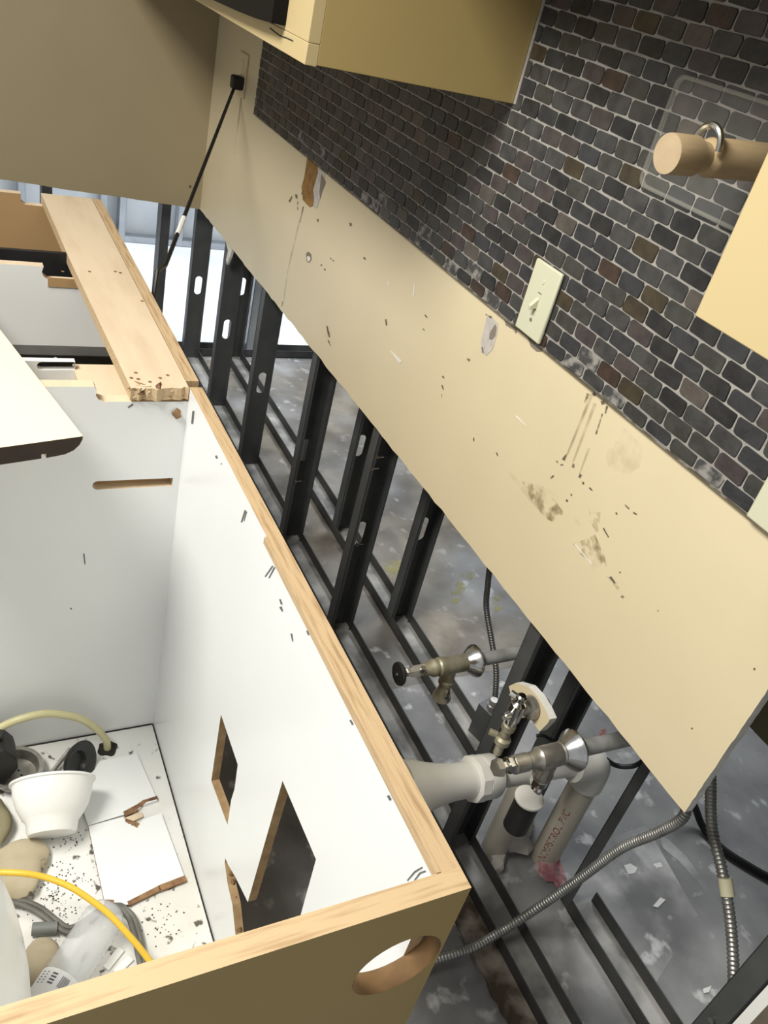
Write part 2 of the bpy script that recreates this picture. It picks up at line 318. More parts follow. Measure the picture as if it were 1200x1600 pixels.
marks = [streak((462, 302), (464, 312), 4, 5), streak((465, 312), (465, 330), 2, 2), streak((475, 318), (467, 352), 2.5, 1), streak((458, 303), (451, 317), 2, 4), streak((473, 298), (471, 305), 2, 2),
         streak((496, 341), (497, 347), 4, 3), streak((547, 347), (548, 354), 5, 4), streak((442, 470), (440, 480), 1.4, 1.2), streak((602, 497), (604, 510), 4, 3), streak((663, 491), (668, 497), 3, 2), streak((660, 513), (664, 517), 3, 2), streak((690, 600), (693, 610), 3, 2),
         streak((691, 587), (694, 591), 4, 3), streak((690, 615), (690, 621), 2, 2), streak((729, 559), (734, 564), 4, 5), streak((757, 490), (770, 497), 3, 5), streak((753, 541), (755, 553), 3, 3), streak((740, 683), (740, 690), 2.5, 2), streak((775, 706), (778, 713), 3, 2),
         streak((886, 708), (879, 720), 3, 7), streak((868, 719), (872, 723), 3, 3), streak((874, 726), (881, 726), 2, 2), streak((866, 742), (859, 748), 3, 3), streak((896, 723), (895, 731), 4, 6), streak((908, 740), (904, 747), 5, 5), streak((911, 752), (911, 757), 4, 4), streak((920, 761), (926, 767), 4, 2), streak((962, 800), (964, 804), 4, 3), streak((975, 787), (984, 796), 3, 4), streak((988, 800), (996, 804), 4, 2), streak((884, 780), (887, 784), 4, 4), streak((892, 771), (893, 775), 3, 3),
         streak((943, 640), (929, 684), 2, 3), streak((920, 612), (912, 631), 7, 2), streak((949, 632), (945, 648), 4, 3), streak((938, 630), (945, 628), 8, 7), streak((926, 613), (930, 619), 6, 5), streak((968, 893), (969, 895), 4, 4), streak((1080, 1137), (1082, 1139), 4, 3), streak((1027, 953), (1029, 955), 5, 3), streak((1177, 1044), (1180, 1046), 5, 4), streak((297, 291), (297.5, 292), 1, 1),
         streak((970, 930), (975, 934), 6, 4), streak((952, 899), (962, 913), 5, 4), streak((941, 822), (952, 842), 3, 3), streak((510, 506), (515, 530), 3, 4), streak((512, 530), (517, 542), 3, 2)]
marks = [[(sum(p[0] for p in q)/4 + (p[0]-sum(r[0] for r in q)/4)*0.72, sum(p[1] for p in q)/4 + (p[1]-sum(r[1] for r in q)/4)*0.72) for p in q] for q in marks]
marks += [streak((516 + 4*k, 403 + 3*(k % 3)), (517.5 + 4*k, 405 + 3*(k % 3)), 2.5, 2) for k in range(2)] + [streak((501, 413), (502.5, 415), 3, 3), streak((507, 420), (508, 422), 3, 2), streak((568, 402), (571, 405), 3, 2)]
wall_patch('grime_marks', marks, DRIP, y=-0.0012, kind='stuff', label='small dark nicks and drips on the tan wall')
wall_patch('faint_drips', [streak((925, 615), (886, 710), 5, 3), streak((930, 630), (895, 722), 5, 3), streak((920, 700), (905, 742), 4, 2), streak((449, 425), (443, 472), 1.5, 1.2), streak((468, 345), (449, 425), 2.5, 1.5), streak((377, 152), (366, 240), 2.5, 1.5)], FAINT, y=-0.0008, kind='stuff')
wall_patch('brown_scrape', [[(815, 752), (830, 755), (850, 768), (868, 782), (880, 800), (876, 806), (862, 815), (850, 808), (835, 790)], [(895, 850), (930, 835), (945, 870), (950, 890), (968, 915), (974, 934), (960, 915), (935, 885), (905, 865)], [(920, 795), (938, 800), (942, 830), (930, 830), (922, 815)]], SCUFF, y=-0.0008, kind='stuff', label='brown scrapes along the lower part of the wall')
wall_patch('water_smudge', [[(940, 680), (975, 668), (1005, 695), (1000, 730), (975, 745), (950, 728)], [(790, 735), (870, 770), (940, 860), (985, 950), (960, 935), (890, 845), (830, 785)], [(505, 500), (515, 503), (520, 540), (514, 545), (508, 525)]], SMUDGE, y=-0.0007, kind='stuff')
wall_patch('white_scratches', [streak((648, 440), (646, 462), 1, 2.5), streak((610, 548), (626, 566), 1.5, 5), streak((806, 650), (821, 665), 2.5, 1), streak((898, 850), (925, 882), 2, 1.5), streak((605, 440), (607, 447), 2, 1.5)], WHITESCRATCH, y=-0.0009, kind='stuff')

# slate mosaic ------------------------------------------------------
Z0, PZ, PX = 1.041, 0.0243, 0.0489
XR, XL, XC = -0.30, -2.475, -1.228
MB().plate('Y', -0.0060, 0.0060, [(XL, 1.019), (XR, 1.019), (XR, 1.62), (XC - 0.06, 1.62), (XC - 0.06, 1.40), (XL, 1.40)]).build('grout_bed', [GROUT], WB, label='grey grout between the slate tiles')
MB().box((XL - 0.002, -0.0085, 1.019), (XR, -0.0005, 1.0205)).build('shaded_grout_lip', [mat('shadow_line_grout', (0.10, 0.085, 0.055), (0.26, 0.24, 0.21), 60, 0.9, lo=0.5, hi=0.62)], WB)  # dark colour paints the shadow line under the tile edge
MB().box((-1.2275, -0.0092, 1.317), (-1.2210, -0.004, 1.60)).build('grout_seam', [GROUT], WB)
def tile_bm(w, h, rng):
    c = 0.0042; x, z = w/2, h/2; j = lambda: rng.uniform(-0.0009, 0.0009)
    o = []
    for sx, sz in ((-1, -1), (1, -1), (1, 1), (-1, 1)):
        k = c * rng.uniform(0.6, 1.35)
        a, b2 = (sx*(x - k) + j(), sz*z + j()), (sx*x + j(), sz*(z - k) + j())
        d = (sx*(x - 0.3*k), sz*(z - 0.3*k))
        seq = [b2, d, a] if sx*sz < 0 else [a, d, b2]
        o += seq if (sx, sz) in ((-1, -1), (1, 1)) else seq
    # order corners counter-clockwise
    o.sort(key=lambda p: math.atan2(p[1]*2, p[0]))
    n = len(o); b = MB()
    vs = [(p[0], 0.0045, p[1]) for p in o] + [(p[0], 0.0012, p[1]) for p in o] + [(p[0]*0.975, 0.0, p[1]*0.945) for p in o]
    fs = [(r*n + i, r*n + (i+1) % n, (r+1)*n + (i+1) % n, (r+1)*n + i) for r in range(2) for i in range(n)] + [tuple(2*n + i for i in range(n))]
    b.add(vs, fs); return b
rng = random.Random(11)
W_, H_ = PX - 0.0027, PZ - 0.0027
bases = [tile_bm(W_, H_, rng) for _ in range(5)]
meshes = {}
def tile_mesh(v, mi, w, h):
    if w is None:
        key = (v, mi)
        if key not in meshes: meshes[key] = bases[v].mesh('tile', (TILES + [TILE_DUSTY])[mi], smooth_angle=40)
        return meshes[key]
    return tile_bm(w, h, rng).mesh('tile', (TILES + [TILE_DUSTY])[mi], smooth_angle=40)
tiles = []
SWX = (-1.046, -0.968); 
for k in range(-1, 24):
    z0 = Z0 + k*PZ; z1 = z0 + PZ
    if k == -1: z0 = 1.0205
    if z1 > 1.615: break
    off = 0.0 if k % 2 == 0 else PX/2
    n = -60
    while True:
        x0 = -0.694 + off + n*PX; x1 = x0 + PX; n += 1
        if x0 >= XR: break
        if x1 <= XL + 0.004: continue
        if z0 > 1.345 and x1 < XC - 0.03: continue
        if z0 > 1.345 and x0 < XC + 0.002: x0 = XC + 0.002
        a0, a1 = max(x0, XL + 0.001), min(x1, XR)
        if a1 - a0 < 0.009: continue
        tiles.append((a0, a1, z0, z1, k))
def on_screen(P):
    v = P - CAM; c = [sum(R[i][j]*v[j] for j in range(3)) for i in range(3)]
    return c[0]/c[2]*F + 600, c[1]/c[2]*F + 800, c[2]
info = []
for a0, a1, z0, z1, k in tiles:
    P = Vector(((a0+a1)/2, 0, (z0+z1)/2)); u, v, d = on_screen(P)
    vis = 0 <= u <= 1215 and -10 <= v <= 830 and not (P.x > -0.62 and P.z > 1.2 + (-0.42 - P.x)*0.4 and P.x > -0.5)
    hid = P.x < XC and P.z > 1.315
    dist = (P - CAM).length
    info.append(((0 if not vis or hid else 0.84/dist**3), a0, a1, z0, z1, k))
info.sort(key=lambda t: -t[0])
rest = MB(); ALLT = TILES + [TILE_DUSTY]
for i, (s_, a0, a1, z0, z1, k) in enumerate(info):
    full = a1 - a0 > PX - 1e-4 and k != -1
    mi = rng.choices(range(8), TILE_W)[0]
    if k <= 0 and rng.random() < 0.18: mi = 8
    c = Vector(((a0+a1)/2, -0.0078 + rng.uniform(-0.0006, 0.0006), (z0+z1)/2))
    v = rng.randrange(5); flip = rng.random() < 0.5
    w, h = (None, None) if full else (a1 - a0 - 0.0027, z1 - z0 - 0.0027)
    if i < 300:
        o = bpy.data.objects.new('tile', tile_mesh(v, mi, w, h)); COL.objects.link(o); o.parent = WB; o.location = c
        if flip: o.rotation_euler = (0, math.pi, 0)
        else: o.rotation_euler = (rng.uniform(-0.02, 0.02), rng.uniform(-0.02, 0.02), rng.uniform(-0.02, 0.02))
    else:
        src = bases[v] if full else tile_bm(w, h, rng)
        rest.add([p + c for p in src.v], src.f, mi)
rest.build('distant_tiles', ALLT, WB, kind='stuff', label='small slate tiles in the far and shaded part of the mosaic', smooth_angle=40)

# left wall, far wall, wall of the next room
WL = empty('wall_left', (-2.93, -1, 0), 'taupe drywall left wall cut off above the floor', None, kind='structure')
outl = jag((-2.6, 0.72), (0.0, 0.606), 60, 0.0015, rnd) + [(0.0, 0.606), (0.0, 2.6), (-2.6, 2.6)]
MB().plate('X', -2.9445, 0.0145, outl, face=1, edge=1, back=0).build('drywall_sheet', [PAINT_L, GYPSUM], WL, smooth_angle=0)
p = at_x(297, 291.5, -2.9295); MB().lathe([(0.004, 0), (0.003, 0.002)], p, (1, 0, 0), 10).build('screw', STEEL, WL)
WF = empty('wall_far', (-4.4, 0, 0), 'pale bare drywall back of the far room wall', None, kind='structure')
MB().box((-4.40, -3, 0), (-4.385, 3, 2.6)).build('drywall_sheet', mat('pale_drywall_back', (0.60, 0.63, 0.65), (0.50, 0.53, 0.56), 4, 0.8), WF)
WR = empty('wall_rear', (0, 0.26, 0), 'olive drywall of the next room cut off above the floor', None, kind='structure')
MB().plate('Y', 0.255, 0.0145, jag((-2.93, 0.602), (1.3, 0.602), 40, 0.0012, rnd) + [(1.3, 0.602), (1.3, 2.6), (-2.93, 2.6)], face=0, edge=1).build('drywall_sheet', [mat('olive_drywall_paper', (0.20, 0.18, 0.11), None, rough=0.9), GYPSUM], WR, smooth_angle=0)

CEIL = mat('grey_ceiling', (0.45, 0.45, 0.44), None, rough=0.9)  # unseen ceiling and walls added to keep ambient light off the next room
MB().box((-6.0, 0.0, 2.62), (1.4, 4.0, 2.7)).build('ceiling', CEIL, label='unseen grey ceiling added over the next room as a light block', kind='structure')
MB().box((1.3, 0.28, 0), (1.4, 4.0, 2.62)).build('wall_right', CEIL, label='unseen end wall added to the next room as a light block', kind='structure')
MB().box((-6.0, 3.9, 0), (1.3, 4.0, 2.62)).build('wall_next_room', CEIL, label='unseen far wall added to the next room as a light block', kind='structure')

# ------------------------------------------------------------------ steel framing
def track(name, x0, x1, y0, y1, axis, label, mats=(TRACKSTEEL, FLANGE)):
    b = MB(); t = 0.0025; h = 0.032
    if axis == 'X':
        b.box((x0, y0, 0.0005), (x1, y1, 0.003)); fl = ((x0, y0, 0.0005), (x1, y0 + t, h)), ((x0, y1 - t, 0.0005), (x1, y1, h))
    else:
        b.box((x0, y0, 0.0005), (x1, y1, 0.003)); fl = ((x0, y0, 0.0005), (x0 + t, y1, h)), ((x1 - t, y0, 0.0005), (x1, y1, h))
    root = empty(name, ((x0+x1)/2, (y0+y1)/2, 0), label, 'floor track')
    b.build('web', mats[0], root)
    for f in fl: MB().box(*f).build('flange', mats[1], root)
    return root
track('floor_track', -3.03, 0.4, 0.0145, 0.078, 'X', 'steel floor track of the front wall, running past the cabinet to the lower edge')
track('floor_track', -3.03, -0.955, 0.190, 0.253, 'X', 'steel floor track of the rear wall, ending at the drain pipes')
track('floor_track', -0.575, 0.4, 0.197, 0.262, 'X', 'short steel floor track at lower right beyond the flexible conduit')
track('floor_track', -3.095, -3.032, -2.5, 2.2, 'Y', 'steel floor track of the left wall in front of the white floor')
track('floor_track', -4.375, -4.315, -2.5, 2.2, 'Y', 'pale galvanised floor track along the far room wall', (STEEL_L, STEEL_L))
STW, STF = 0.063, 0.032
def stud_mesh(open_pos, holes_z, h, web_gap=0.0):
    """C-stud: web in the YZ plane, flanges along X; open side towards +X when open_pos"""
    b = MB(); t = 0.0016
    hs = []
    for z in holes_z:
        hs.append([(0.0315 + 0.0135*math.cos(a), z + (0.022 if math.sin(a) >= 0 else -0.022) + 0.0135*math.sin(a)) for a in [2*math.pi*k/16 + 0.01 for k in range(16)]])
    wx = 0 if open_pos else STF - t
    b.plate('X', wx, t, [(0, 0.003), (STW, 0.003), (STW, h), (0, h)], hs)
    b.box((0, 0, 0.003), (STF, t, h)); b.box((0, STW - t, 0.003), (STF, STW, h))
    lx = STF - t if open_pos else 0
    b.box((lx, 0, 0.003), (lx + t, 0.008, h)); b.box((lx, STW - 0.008, 0.003), (lx + t, STW, h))
    # stiffening ribs rolled into the web
    for y in (0.012, 0.051):
        b.box((wx - (0 if open_pos else -t), y - 0.002, 0.003), (wx + (2*t if open_pos else t + 0.001), y + 0.002, min(hs and 0.22 or 0.22, 0.22)))
    return b
_cache = {}
def stud(x, y, open_pos, holes, label, m=None, h=2.55, screws=(), name='metal_stud', rot=0):
    m = m or STEEL; key = (open_pos, holes, h, m.name)
    if key not in _cache: _cache[key] = stud_mesh(open_pos, holes, h).mesh('metal_stud', m, smooth_angle=30)
    o = bpy.data.objects.new(name, _cache[key]); COL.objects.link(o); o.location = (x, y, 0); o.rotation_euler = (0, 0, rot); ORIG[o] = Vector((x, y, 0))
    tag(o, label, 'stud')
    for (px, py, yy) in screws:
        p = at_y(px, py, yy); s = MB()
        s.lathe([(0.0016, 0.0), (0.0016, 0.014), (0.0045, 0.017), (0.0045, 0.0185)], p + Vector((0, 0.017, 0)), (0.15, -1, 0.1), 8)
        s.build('screw', CHROME, o)
    return o
HZ = (0.30,)
fy = 0.0150
front = [(-3.045, False, HZ, 'front row steel stud at the corner, farthest from the pipes', ((478, 500, 0.015),)),
         (-2.655, False, HZ, 'front row steel stud with full oval hole, second from the corner', ()),
         (-2.262, False, HZ, 'front row steel stud with full oval hole, third from the corner', ()),
         (-1.835, True, HZ, 'front row open steel stud, fourth from the corner', ((462, 752, 0.01),)),
         (-1.448, True, HZ, 'front row open steel stud with three bright screws in its edge', ((589, 714, 0.012), (581, 732, 0.012), (557, 851, 0.012))),
         (-0.790, True, (), 'steel stud behind the chrome valves, with one shiny hex screw', ())]
for x, op, hz, lab, sc in front: stud(x, fy, op, hz, lab, screws=sc)
stud(-0.237, 0.0185, True, (), 'dark steel stud at the lower right corner beside the white drywall edge', screws=((1108, 1592, 0.012),))
ry = 0.1905
for x, op, hz, lab in [(-3.03, True, HZ, 'rear row steel stud in the far corner, with a half moon hole'),
                       (-2.17, True, HZ, 'rear row steel stud half hidden behind the third front stud'),
                       (-1.850, True, HZ, 'rear row steel stud beside the stud with bright screws, half moon hole'),
                       (-1.445, True, HZ, 'rear row steel stud nearest the dark flexible conduit'),
                       (-0.815, True, (), 'rear row steel stud behind the drain pipe')]:
    stud(x, ry, op, hz, lab)
b = MB(); b.box((-0.598, 0.198, 0.0), (-0.5965, 0.222, 2.5)); b.box((-0.598, 0.198, 0.0), (-0.576, 0.1995, 2.5))
b.build('steel_angle', STEEL, label='narrow dark steel angle upright standing alone on the floor at right', cat='stud')
# left wall studs (turned a quarter)
for y, m, lab in [(-0.105, STEEL, 'dark left wall stud just left of the black cord'), (-0.50, STEEL, 'left wall stud mostly hidden behind the end cabinet')]:
    stud(-3.032, y, True, (), lab, m=m, rot=math.pi/2)
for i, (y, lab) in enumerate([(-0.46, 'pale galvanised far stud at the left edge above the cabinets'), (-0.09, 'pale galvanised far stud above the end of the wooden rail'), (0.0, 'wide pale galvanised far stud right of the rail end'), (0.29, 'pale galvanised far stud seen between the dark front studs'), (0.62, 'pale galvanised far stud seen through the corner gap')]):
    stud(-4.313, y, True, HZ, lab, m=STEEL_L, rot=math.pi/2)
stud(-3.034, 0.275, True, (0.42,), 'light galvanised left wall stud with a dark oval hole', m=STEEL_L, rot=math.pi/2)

b = MB(); o_ = jag((-0.66, -0.040), (-0.1, -0.034), 40, 0.004, rnd) + jag((-0.1, -0.034), (-0.1, 0.0135), 2, 0, rnd) + [(-0.1, 0.0135), (-0.66, 0.0135)]
b.plate('Z', 0.0005, 0.007, o_)
b.build('rotten_strip', mat('rotten_brown_board', (0.09, 0.065, 0.045), (0.33, 0.29, 0.24), 16, 0.9, lo=0.45, hi=0.62, bump=0.5), label='dirty brown rotten strip on the floor along the front track', cat='strip', smooth_angle=0)
# drywall remnants on the frame
b = MB(); P = [(795, 1072), (806, 1067), (826, 1073), (840, 1088), (852, 1108), (859, 1124), (856, 1130), (843, 1143), (836, 1134), (828, 1120), (815, 1122), (801, 1100)]
Q = [at_y(x, y, 0.0) for x, y in P]; b.plate('Y', 0.0, 0.0145, [(q.x, q.z) for q in Q], face=0, edge=1)
b.build('drywall_scrap', [PAINT, GYPSUM], label='torn tan drywall scrap left around the small chrome valve', cat='scrap', smooth_angle=0)
b = MB(); P = [(352, 364), (362, 376), (366, 388), (362, 402), (357, 414), (356, 405), (359, 392), (356, 380)]
Q = [at_y(x, y, 0.012) for x, y in P]; b.plate('Y', 0.006, 0.008, [(q.x, q.z) for q in Q])
b.build('drywall_scrap', GYPSUM, label='small white drywall scrap at the top of the third front stud', cat='scrap', smooth_angle=0)

# ------------------------------------------------------------------ base cabinets
T = 0.019; ZT = 0.876; YB0, YB1, YF = -0.511, -0.492, -1.09
SC = empty('sink_cabinet', (-0.70, -0.8, 0), 'open white lined sink cabinet with missing top in the foreground', 'cabinet')
# near side panel with a drilled hole breaking close to its back edge
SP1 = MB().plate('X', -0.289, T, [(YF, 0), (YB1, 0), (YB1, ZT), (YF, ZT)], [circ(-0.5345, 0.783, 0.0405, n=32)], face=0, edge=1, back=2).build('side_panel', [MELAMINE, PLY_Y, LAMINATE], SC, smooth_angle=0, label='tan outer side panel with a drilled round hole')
MB().lathe([(0.0403, -0.0002), (0.0403, T + 0.0002)], (-0.2892, -0.5345, 0.783), (1, 0, 0), 32, caps=False).build('hole_wall', mat('shaded_hole_wall', (0.26, 0.15, 0.06), (0.16, 0.09, 0.035), 30, 0.8), SP1, label='brown raw wall of the drilled hole, shade put into its colour')  # raw wood brown with the shade inside the hole put into the colour
# back panel with cut openings
h1 = [(-0.782, 0.521), (-0.695, 0.516), (-0.690, 0.470), (-0.694, 0.440), (-0.690, 0.388), (-0.776, 0.380)]
h2 = [(-0.566, 0.643), (-0.456, 0.648), (-0.447, 0.26), (-0.560, 0.235), (-0.593, 0.262), (-0.622, 0.292), (-0.650, 0.300), (-0.674, 0.318), (-0.676, 0.328), (-0.662, 0.332), (-0.63, 0.348), (-0.580, 0.367)]
BP = MB().plate('Y', YB0, 0.0125, [(-1.107, 0.10), (-0.289, 0.10), (-0.289, ZT), (-1.107, ZT)], [h1, h2], face=0, edge=1, back=2, hedge=3).build('back_panel', [MELAMINE, PLY, HARDBOARD, mat('brown_saw_cut', (0.36, 0.25, 0.13), (0.24, 0.15, 0.07), 50, 0.8)], SC, smooth_angle=0)
MB().box((-1.107, YB0 + 0.0127, 0.80), (-0.289, YB1, ZT)).build('back_rail', PLY, SC)
MB().box((-0.735, YB0 - 0.0035, 0.868), (-0.289, YB0, ZT + 0.0012)).build('edge_strip', PLY, SC)
b = MB()
for i in range(9):
    a = i/8; x = -0.676 + a*0.10; z = 0.318 - a*0.075
    b.blob((x + rnd.uniform(-.004, .004), YB0 - 0.001 + 0.009, z), 0.0045, 0.006, 0.007, 0.5, i, n=1)
b.build('splintered_edge', PLYDARK, BP, label='dark splintered wood along the torn opening')
# far side panel: notch in its top for the rail, and a routed slot
slot = [(-0.522, 0.700), (-0.522, 0.7155)] + [(-0.636 - 0.0078*math.sin(math.pi*k/8), 0.7078 + 0.0078*math.cos(math.pi*k/8)) for k in range(9)]
prof = [(YF, 0), (-0.511, 0), (-0.511, 0.852), (-0.632, 0.852), (-0.640, 0.855), (-0.644, 0.862), (-0.643, 0.870), (-0.646, ZT), (YF, ZT)]
SP2 = MB().plate('X', -1.127, T + 0.001, prof, [slot], face=0, edge=1, back=0).build('side_panel', [MELAMINE, PALEWOOD], SC, smooth_angle=0, label='white inner side panel with a routed slot')
MB().box((-1.1255, -0.645, 0.698), (-1.1235, -0.52, 0.718)).build('slot_back', HARDBOARD, SP2)
MB().box((-1.107, YF, 0.121), (-0.289, YB0 - 0.003, 0.140)).build('bottom_panel', MEL_DIRTY, SC, label='dirty white cabinet floor')
MB().box((-1.107, YB0 - 0.004, 0.1385), (-0.289, YB0 - 0.0005, 0.1395)).build('dark_joint', SOOT, SC)
MB().box((-1.1065, YF, 0.14), (-1.104, YB0 - 0.003, 0.1415)).build('dark_joint', SOOT, SC)
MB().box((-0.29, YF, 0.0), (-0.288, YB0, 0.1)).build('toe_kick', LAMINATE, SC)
for x0, x1 in ((-1.127, -1.09), (-0.306, -0.27)): MB().box((x0, YF - 0.019, 0.1), (x1, YF, ZT)).build('stile', LAM_DOOR, SC)
MB().box((-1.09, YF - 0.019, 0.1), (-0.306, YF, 0.14)).build('bottom_rail', LAM_DOOR, SC)
def ink(par, plane, val, strokes, m, name):
    b = MB()
    for st in strokes:
        P = [(at_x if plane == 'x' else at_y)(x, y, val) for x, y in st]
        key = [(p.y, p.z) if plane == 'x' else (p.x, p.z) for p in P]
        b.add(P, tessellate_polygon([[Vector((k[0], k[1], 0)) for k in key]]))
    return b.build(name, m, par, kind='stuff', smooth_angle=0)
ink(BP, 'y', YB0 - 0.0006, [streak((636, 1376), (648, 1362), 1.5, 2.5), streak((648, 1362), (660, 1355), 2.5, 2), streak((647, 1376), (656, 1364), 1.5, 2.5), streak((656, 1364), (665, 1361), 2.5, 2), streak((414, 901), (426, 884), 1.5, 2), streak((420, 903), (429, 886), 1.5, 2), streak((377, 816), (383, 797), 2, 2), streak((381, 814), (385, 799), 1, 1.5),
     streak((300, 662), (302, 642), 3, 3), streak((284, 662), (287, 672), 3, 4), streak((437, 936), (440, 944), 2, 3), streak((438, 948), (441, 955), 4, 2), streak((455, 990), (457, 1002), 2.5, 1.5), streak((480, 985), (483, 991), 4, 5), streak((606, 1243), (610, 1250), 4, 4), streak((337, 712), (339, 716), 3, 3), streak((345, 724), (346, 725), 2, 2), streak((547, 1125), (551, 1132), 3, 3)], PENCIL, 'pencil_marks')
ink(SP2, 'x', -1.1063, [streak((131, 865), (133, 882), 2, 1.5), streak((200, 637), (208, 632), 2, 3), streak((110, 950), (112, 952), 2, 2), streak((272, 650), (279, 640), 5, 7)], PENCIL, 'pencil_marks')
# torn gouge next to the inner corner
b = MB(); q = at_x(276, 646, -1.106); b.blob((q.x + 0.002, q.y, q.z), 0.004, 0.010, 0.006, 0.5, 4, n=1); b.build('wood_splinter', PLYDARK, SP2)

DC = empty('drawer_cabinet', (-1.36, -0.8, 0), 'middle open drawer cabinet with white side and black cross channel', 'cabinet')
DP1 = MB().plate('X', -1.580, T, [(YF, 0), (YB0, 0), (YB0, 0.852), (-0.655, 0.852), (-0.662, 0.858), (-0.665, 0.866), (-0.662, ZT), (YF, ZT)], face=0, edge=1, back=0).build('side_panel', [MELAMINE, PALEWOOD], DC, smooth_angle=0)
MB().box((-1.5605, -0.655, 0.840), (-1.5592, -0.60, 0.857)).build('raw_notch_patch', HARDBOARD, DP1)
MB().box((-1.585, YB0, 0.1), (-1.127, YB1, ZT)).build('back_panel', [PLY], DC)
MB().box((-1.561, YF, 0.1), (-1.13, YB0, 0.119)).build('bottom_panel', MELAMINE, DC)
root = DC
b = MB(); b.plate('X', -1.395, 0.0016, [(YF, 0.722), (YB0, 0.722), (YB0, 0.80), (YF, 0.80)], [circ(-0.662, 0.778, 0.0035, n=10)]); b.box((-1.395, YF, 0.80), (-1.36, YB0, 0.8016)); b.box((-1.395, YF, 0.722), (-1.36, YB0, 0.7236))
XC_ = b.build('cross_channel', FLANGE, DC, label='black steel channel across the drawer cabinet')
MB().lathe([(0.0045, 0), (0.0035, 0.003)], at_x(111, 549, -1.392), (1, 0, 0), 10).build('screw', CHROME, XC_)
sl = at_x(65, 572, -1.28); s2 = at_x(117, 572, -1.28)
MB().plate('X', -1.292, 0.012, [(-1.0, 0.5), (-0.647, 0.5), (-0.647, 0.829), (-1.0, 0.829)], [[(s2.y, s2.z - 0.007), (s2.y, s2.z + 0.007)] + [(sl.y - 0.007*math.sin(math.pi*k/6), sl.z + 0.007*math.cos(math.pi*k/6)) for k in range(7)]]).build('drawer_side', MELAMINE, DC, smooth_angle=0)
MB().box((-1.30, -0.648, 0.50), (-1.155, -0.53, 0.815)).build('wood_block', PALEWOOD, DC)

EC = empty('end_cabinet', (-1.80, -0.8, 0), 'far end cabinet with brown raw board side', 'cabinet')
MB().plate('X', -2.000, T, [(YF, 0), (YB0, 0), (YB0, 0.854), (-0.652, 0.854), (-0.660, 0.860), (-0.660, ZT), (YF, ZT)], face=0, edge=1, back=0).build('side_panel', [HARDBOARD, PALEWOOD], EC, smooth_angle=0, label='brown raw board side')
MB().box((-2.0, YB0, 0.1), (-1.585, YB1, ZT)).build('back_panel', [PLY], EC)
MB().box((-1.650, YF, 0.0), (-1.640, YB0, 0.874)).build('side_panel', [RUBBER], EC, label='thin black side strip')
MB().box((-1.981, YF, 0.1), (-1.652, YB0, 0.119)).build('bottom_panel', HARDBOARD, EC)

# flat rail along the back of the cabinets, broken at its near end
rail = [(-2.0, -0.618), (-1.6, -0.612), (-1.102, -0.597)] + jag((-1.102, -0.597), (-1.104, -0.512), 14, 0.005, rnd)[1:] + [(-1.104, -0.5125), (-2.0, -0.5125)]
RL = empty('wooden_rail', (-1.55, -0.56, 0.857), 'flat pale wooden rail lying along the cabinet backs, broken near end', 'rail')
RB = MB().plate('Z', 0.857, 0.0195, rail, face=0, edge=1, back=0).build('board', [PALEWOOD, PLY_Y], RL, smooth_angle=0)
b = MB()
for i in range(34):
    y = rnd.uniform(-0.595, -0.515); x = -1.107 - abs(rnd.gauss(0, 0.006)); b.blob((x, y, 0.872 + rnd.uniform(-.012, .005)), rnd.uniform(.003, .008), rnd.uniform(.004, .010), rnd.uniform(.002, .004), 0.5, i, i % 2, n=1)
b.build('chewed_end', [PLYDARK, PALEWOOD], RB, label='splintered brown broken end')
b = MB()
for (px, py) in ((98, 424), (140, 424), (180, 424), (188, 426), (222, 470), (234, 596), (205, 590), (212, 582), (216, 592), (250, 590), (262, 586)):
    q = at_z(px, py, 0.8772); b.add([q + Vector((math.cos(a)*0.003, math.sin(a)*0.003, 0)) for a in [k*1.0472 for k in range(6)]], [tuple(range(6))])
b.build('nail_marks', PLYDARK, RB, kind='stuff', smooth_angle=0)

# loose board lying across
PL = empty('loose_board', (-0.95, -0.75, 0.876), 'loose cream board with dark rounded end lying across the cabinet at left', 'board')
ang = math.atan2(0.0690, 0.30); ex = Vector((math.cos(ang), math.sin(ang), 0)); ey = Vector((-math.sin(ang), math.cos(ang), 0))
# outline of the board across its width (v = 0 at the right-hand edge, growing left), with bull nose and drip groove
base = Vector((-0.933, -0.688, 0))
pr = [(0, .900), (0.0004, .8955), (0.004, .888), (0.011, .8815), (0.022, .8775), (0.040, .8765), (0.0445, .8765), (0.0445, .8825), (0.050, .8825), (0.050, .8765), (0.26, .8765), (0.26, .9000)]
L = 0.75
vs = [base - ey*v + Vector((0, 0, z)) for v, z in pr] + [base - ex*L - ey*v + Vector((0, 0, z)) for v, z in pr]
n = len(pr); b = MB()
tr = tessellate_polygon([[Vector((v, z, 0)) for v, z in pr]])
b.add(vs[:n], tr, 1); b.add(vs[n:], tr, 1); b.add(vs, [(i, (i+1) % n, n + (i+1) % n, n + i) for i in range(n)], 0)
b.build('board', [CREAMTOP, DARKEND], PL, smooth_angle=25)

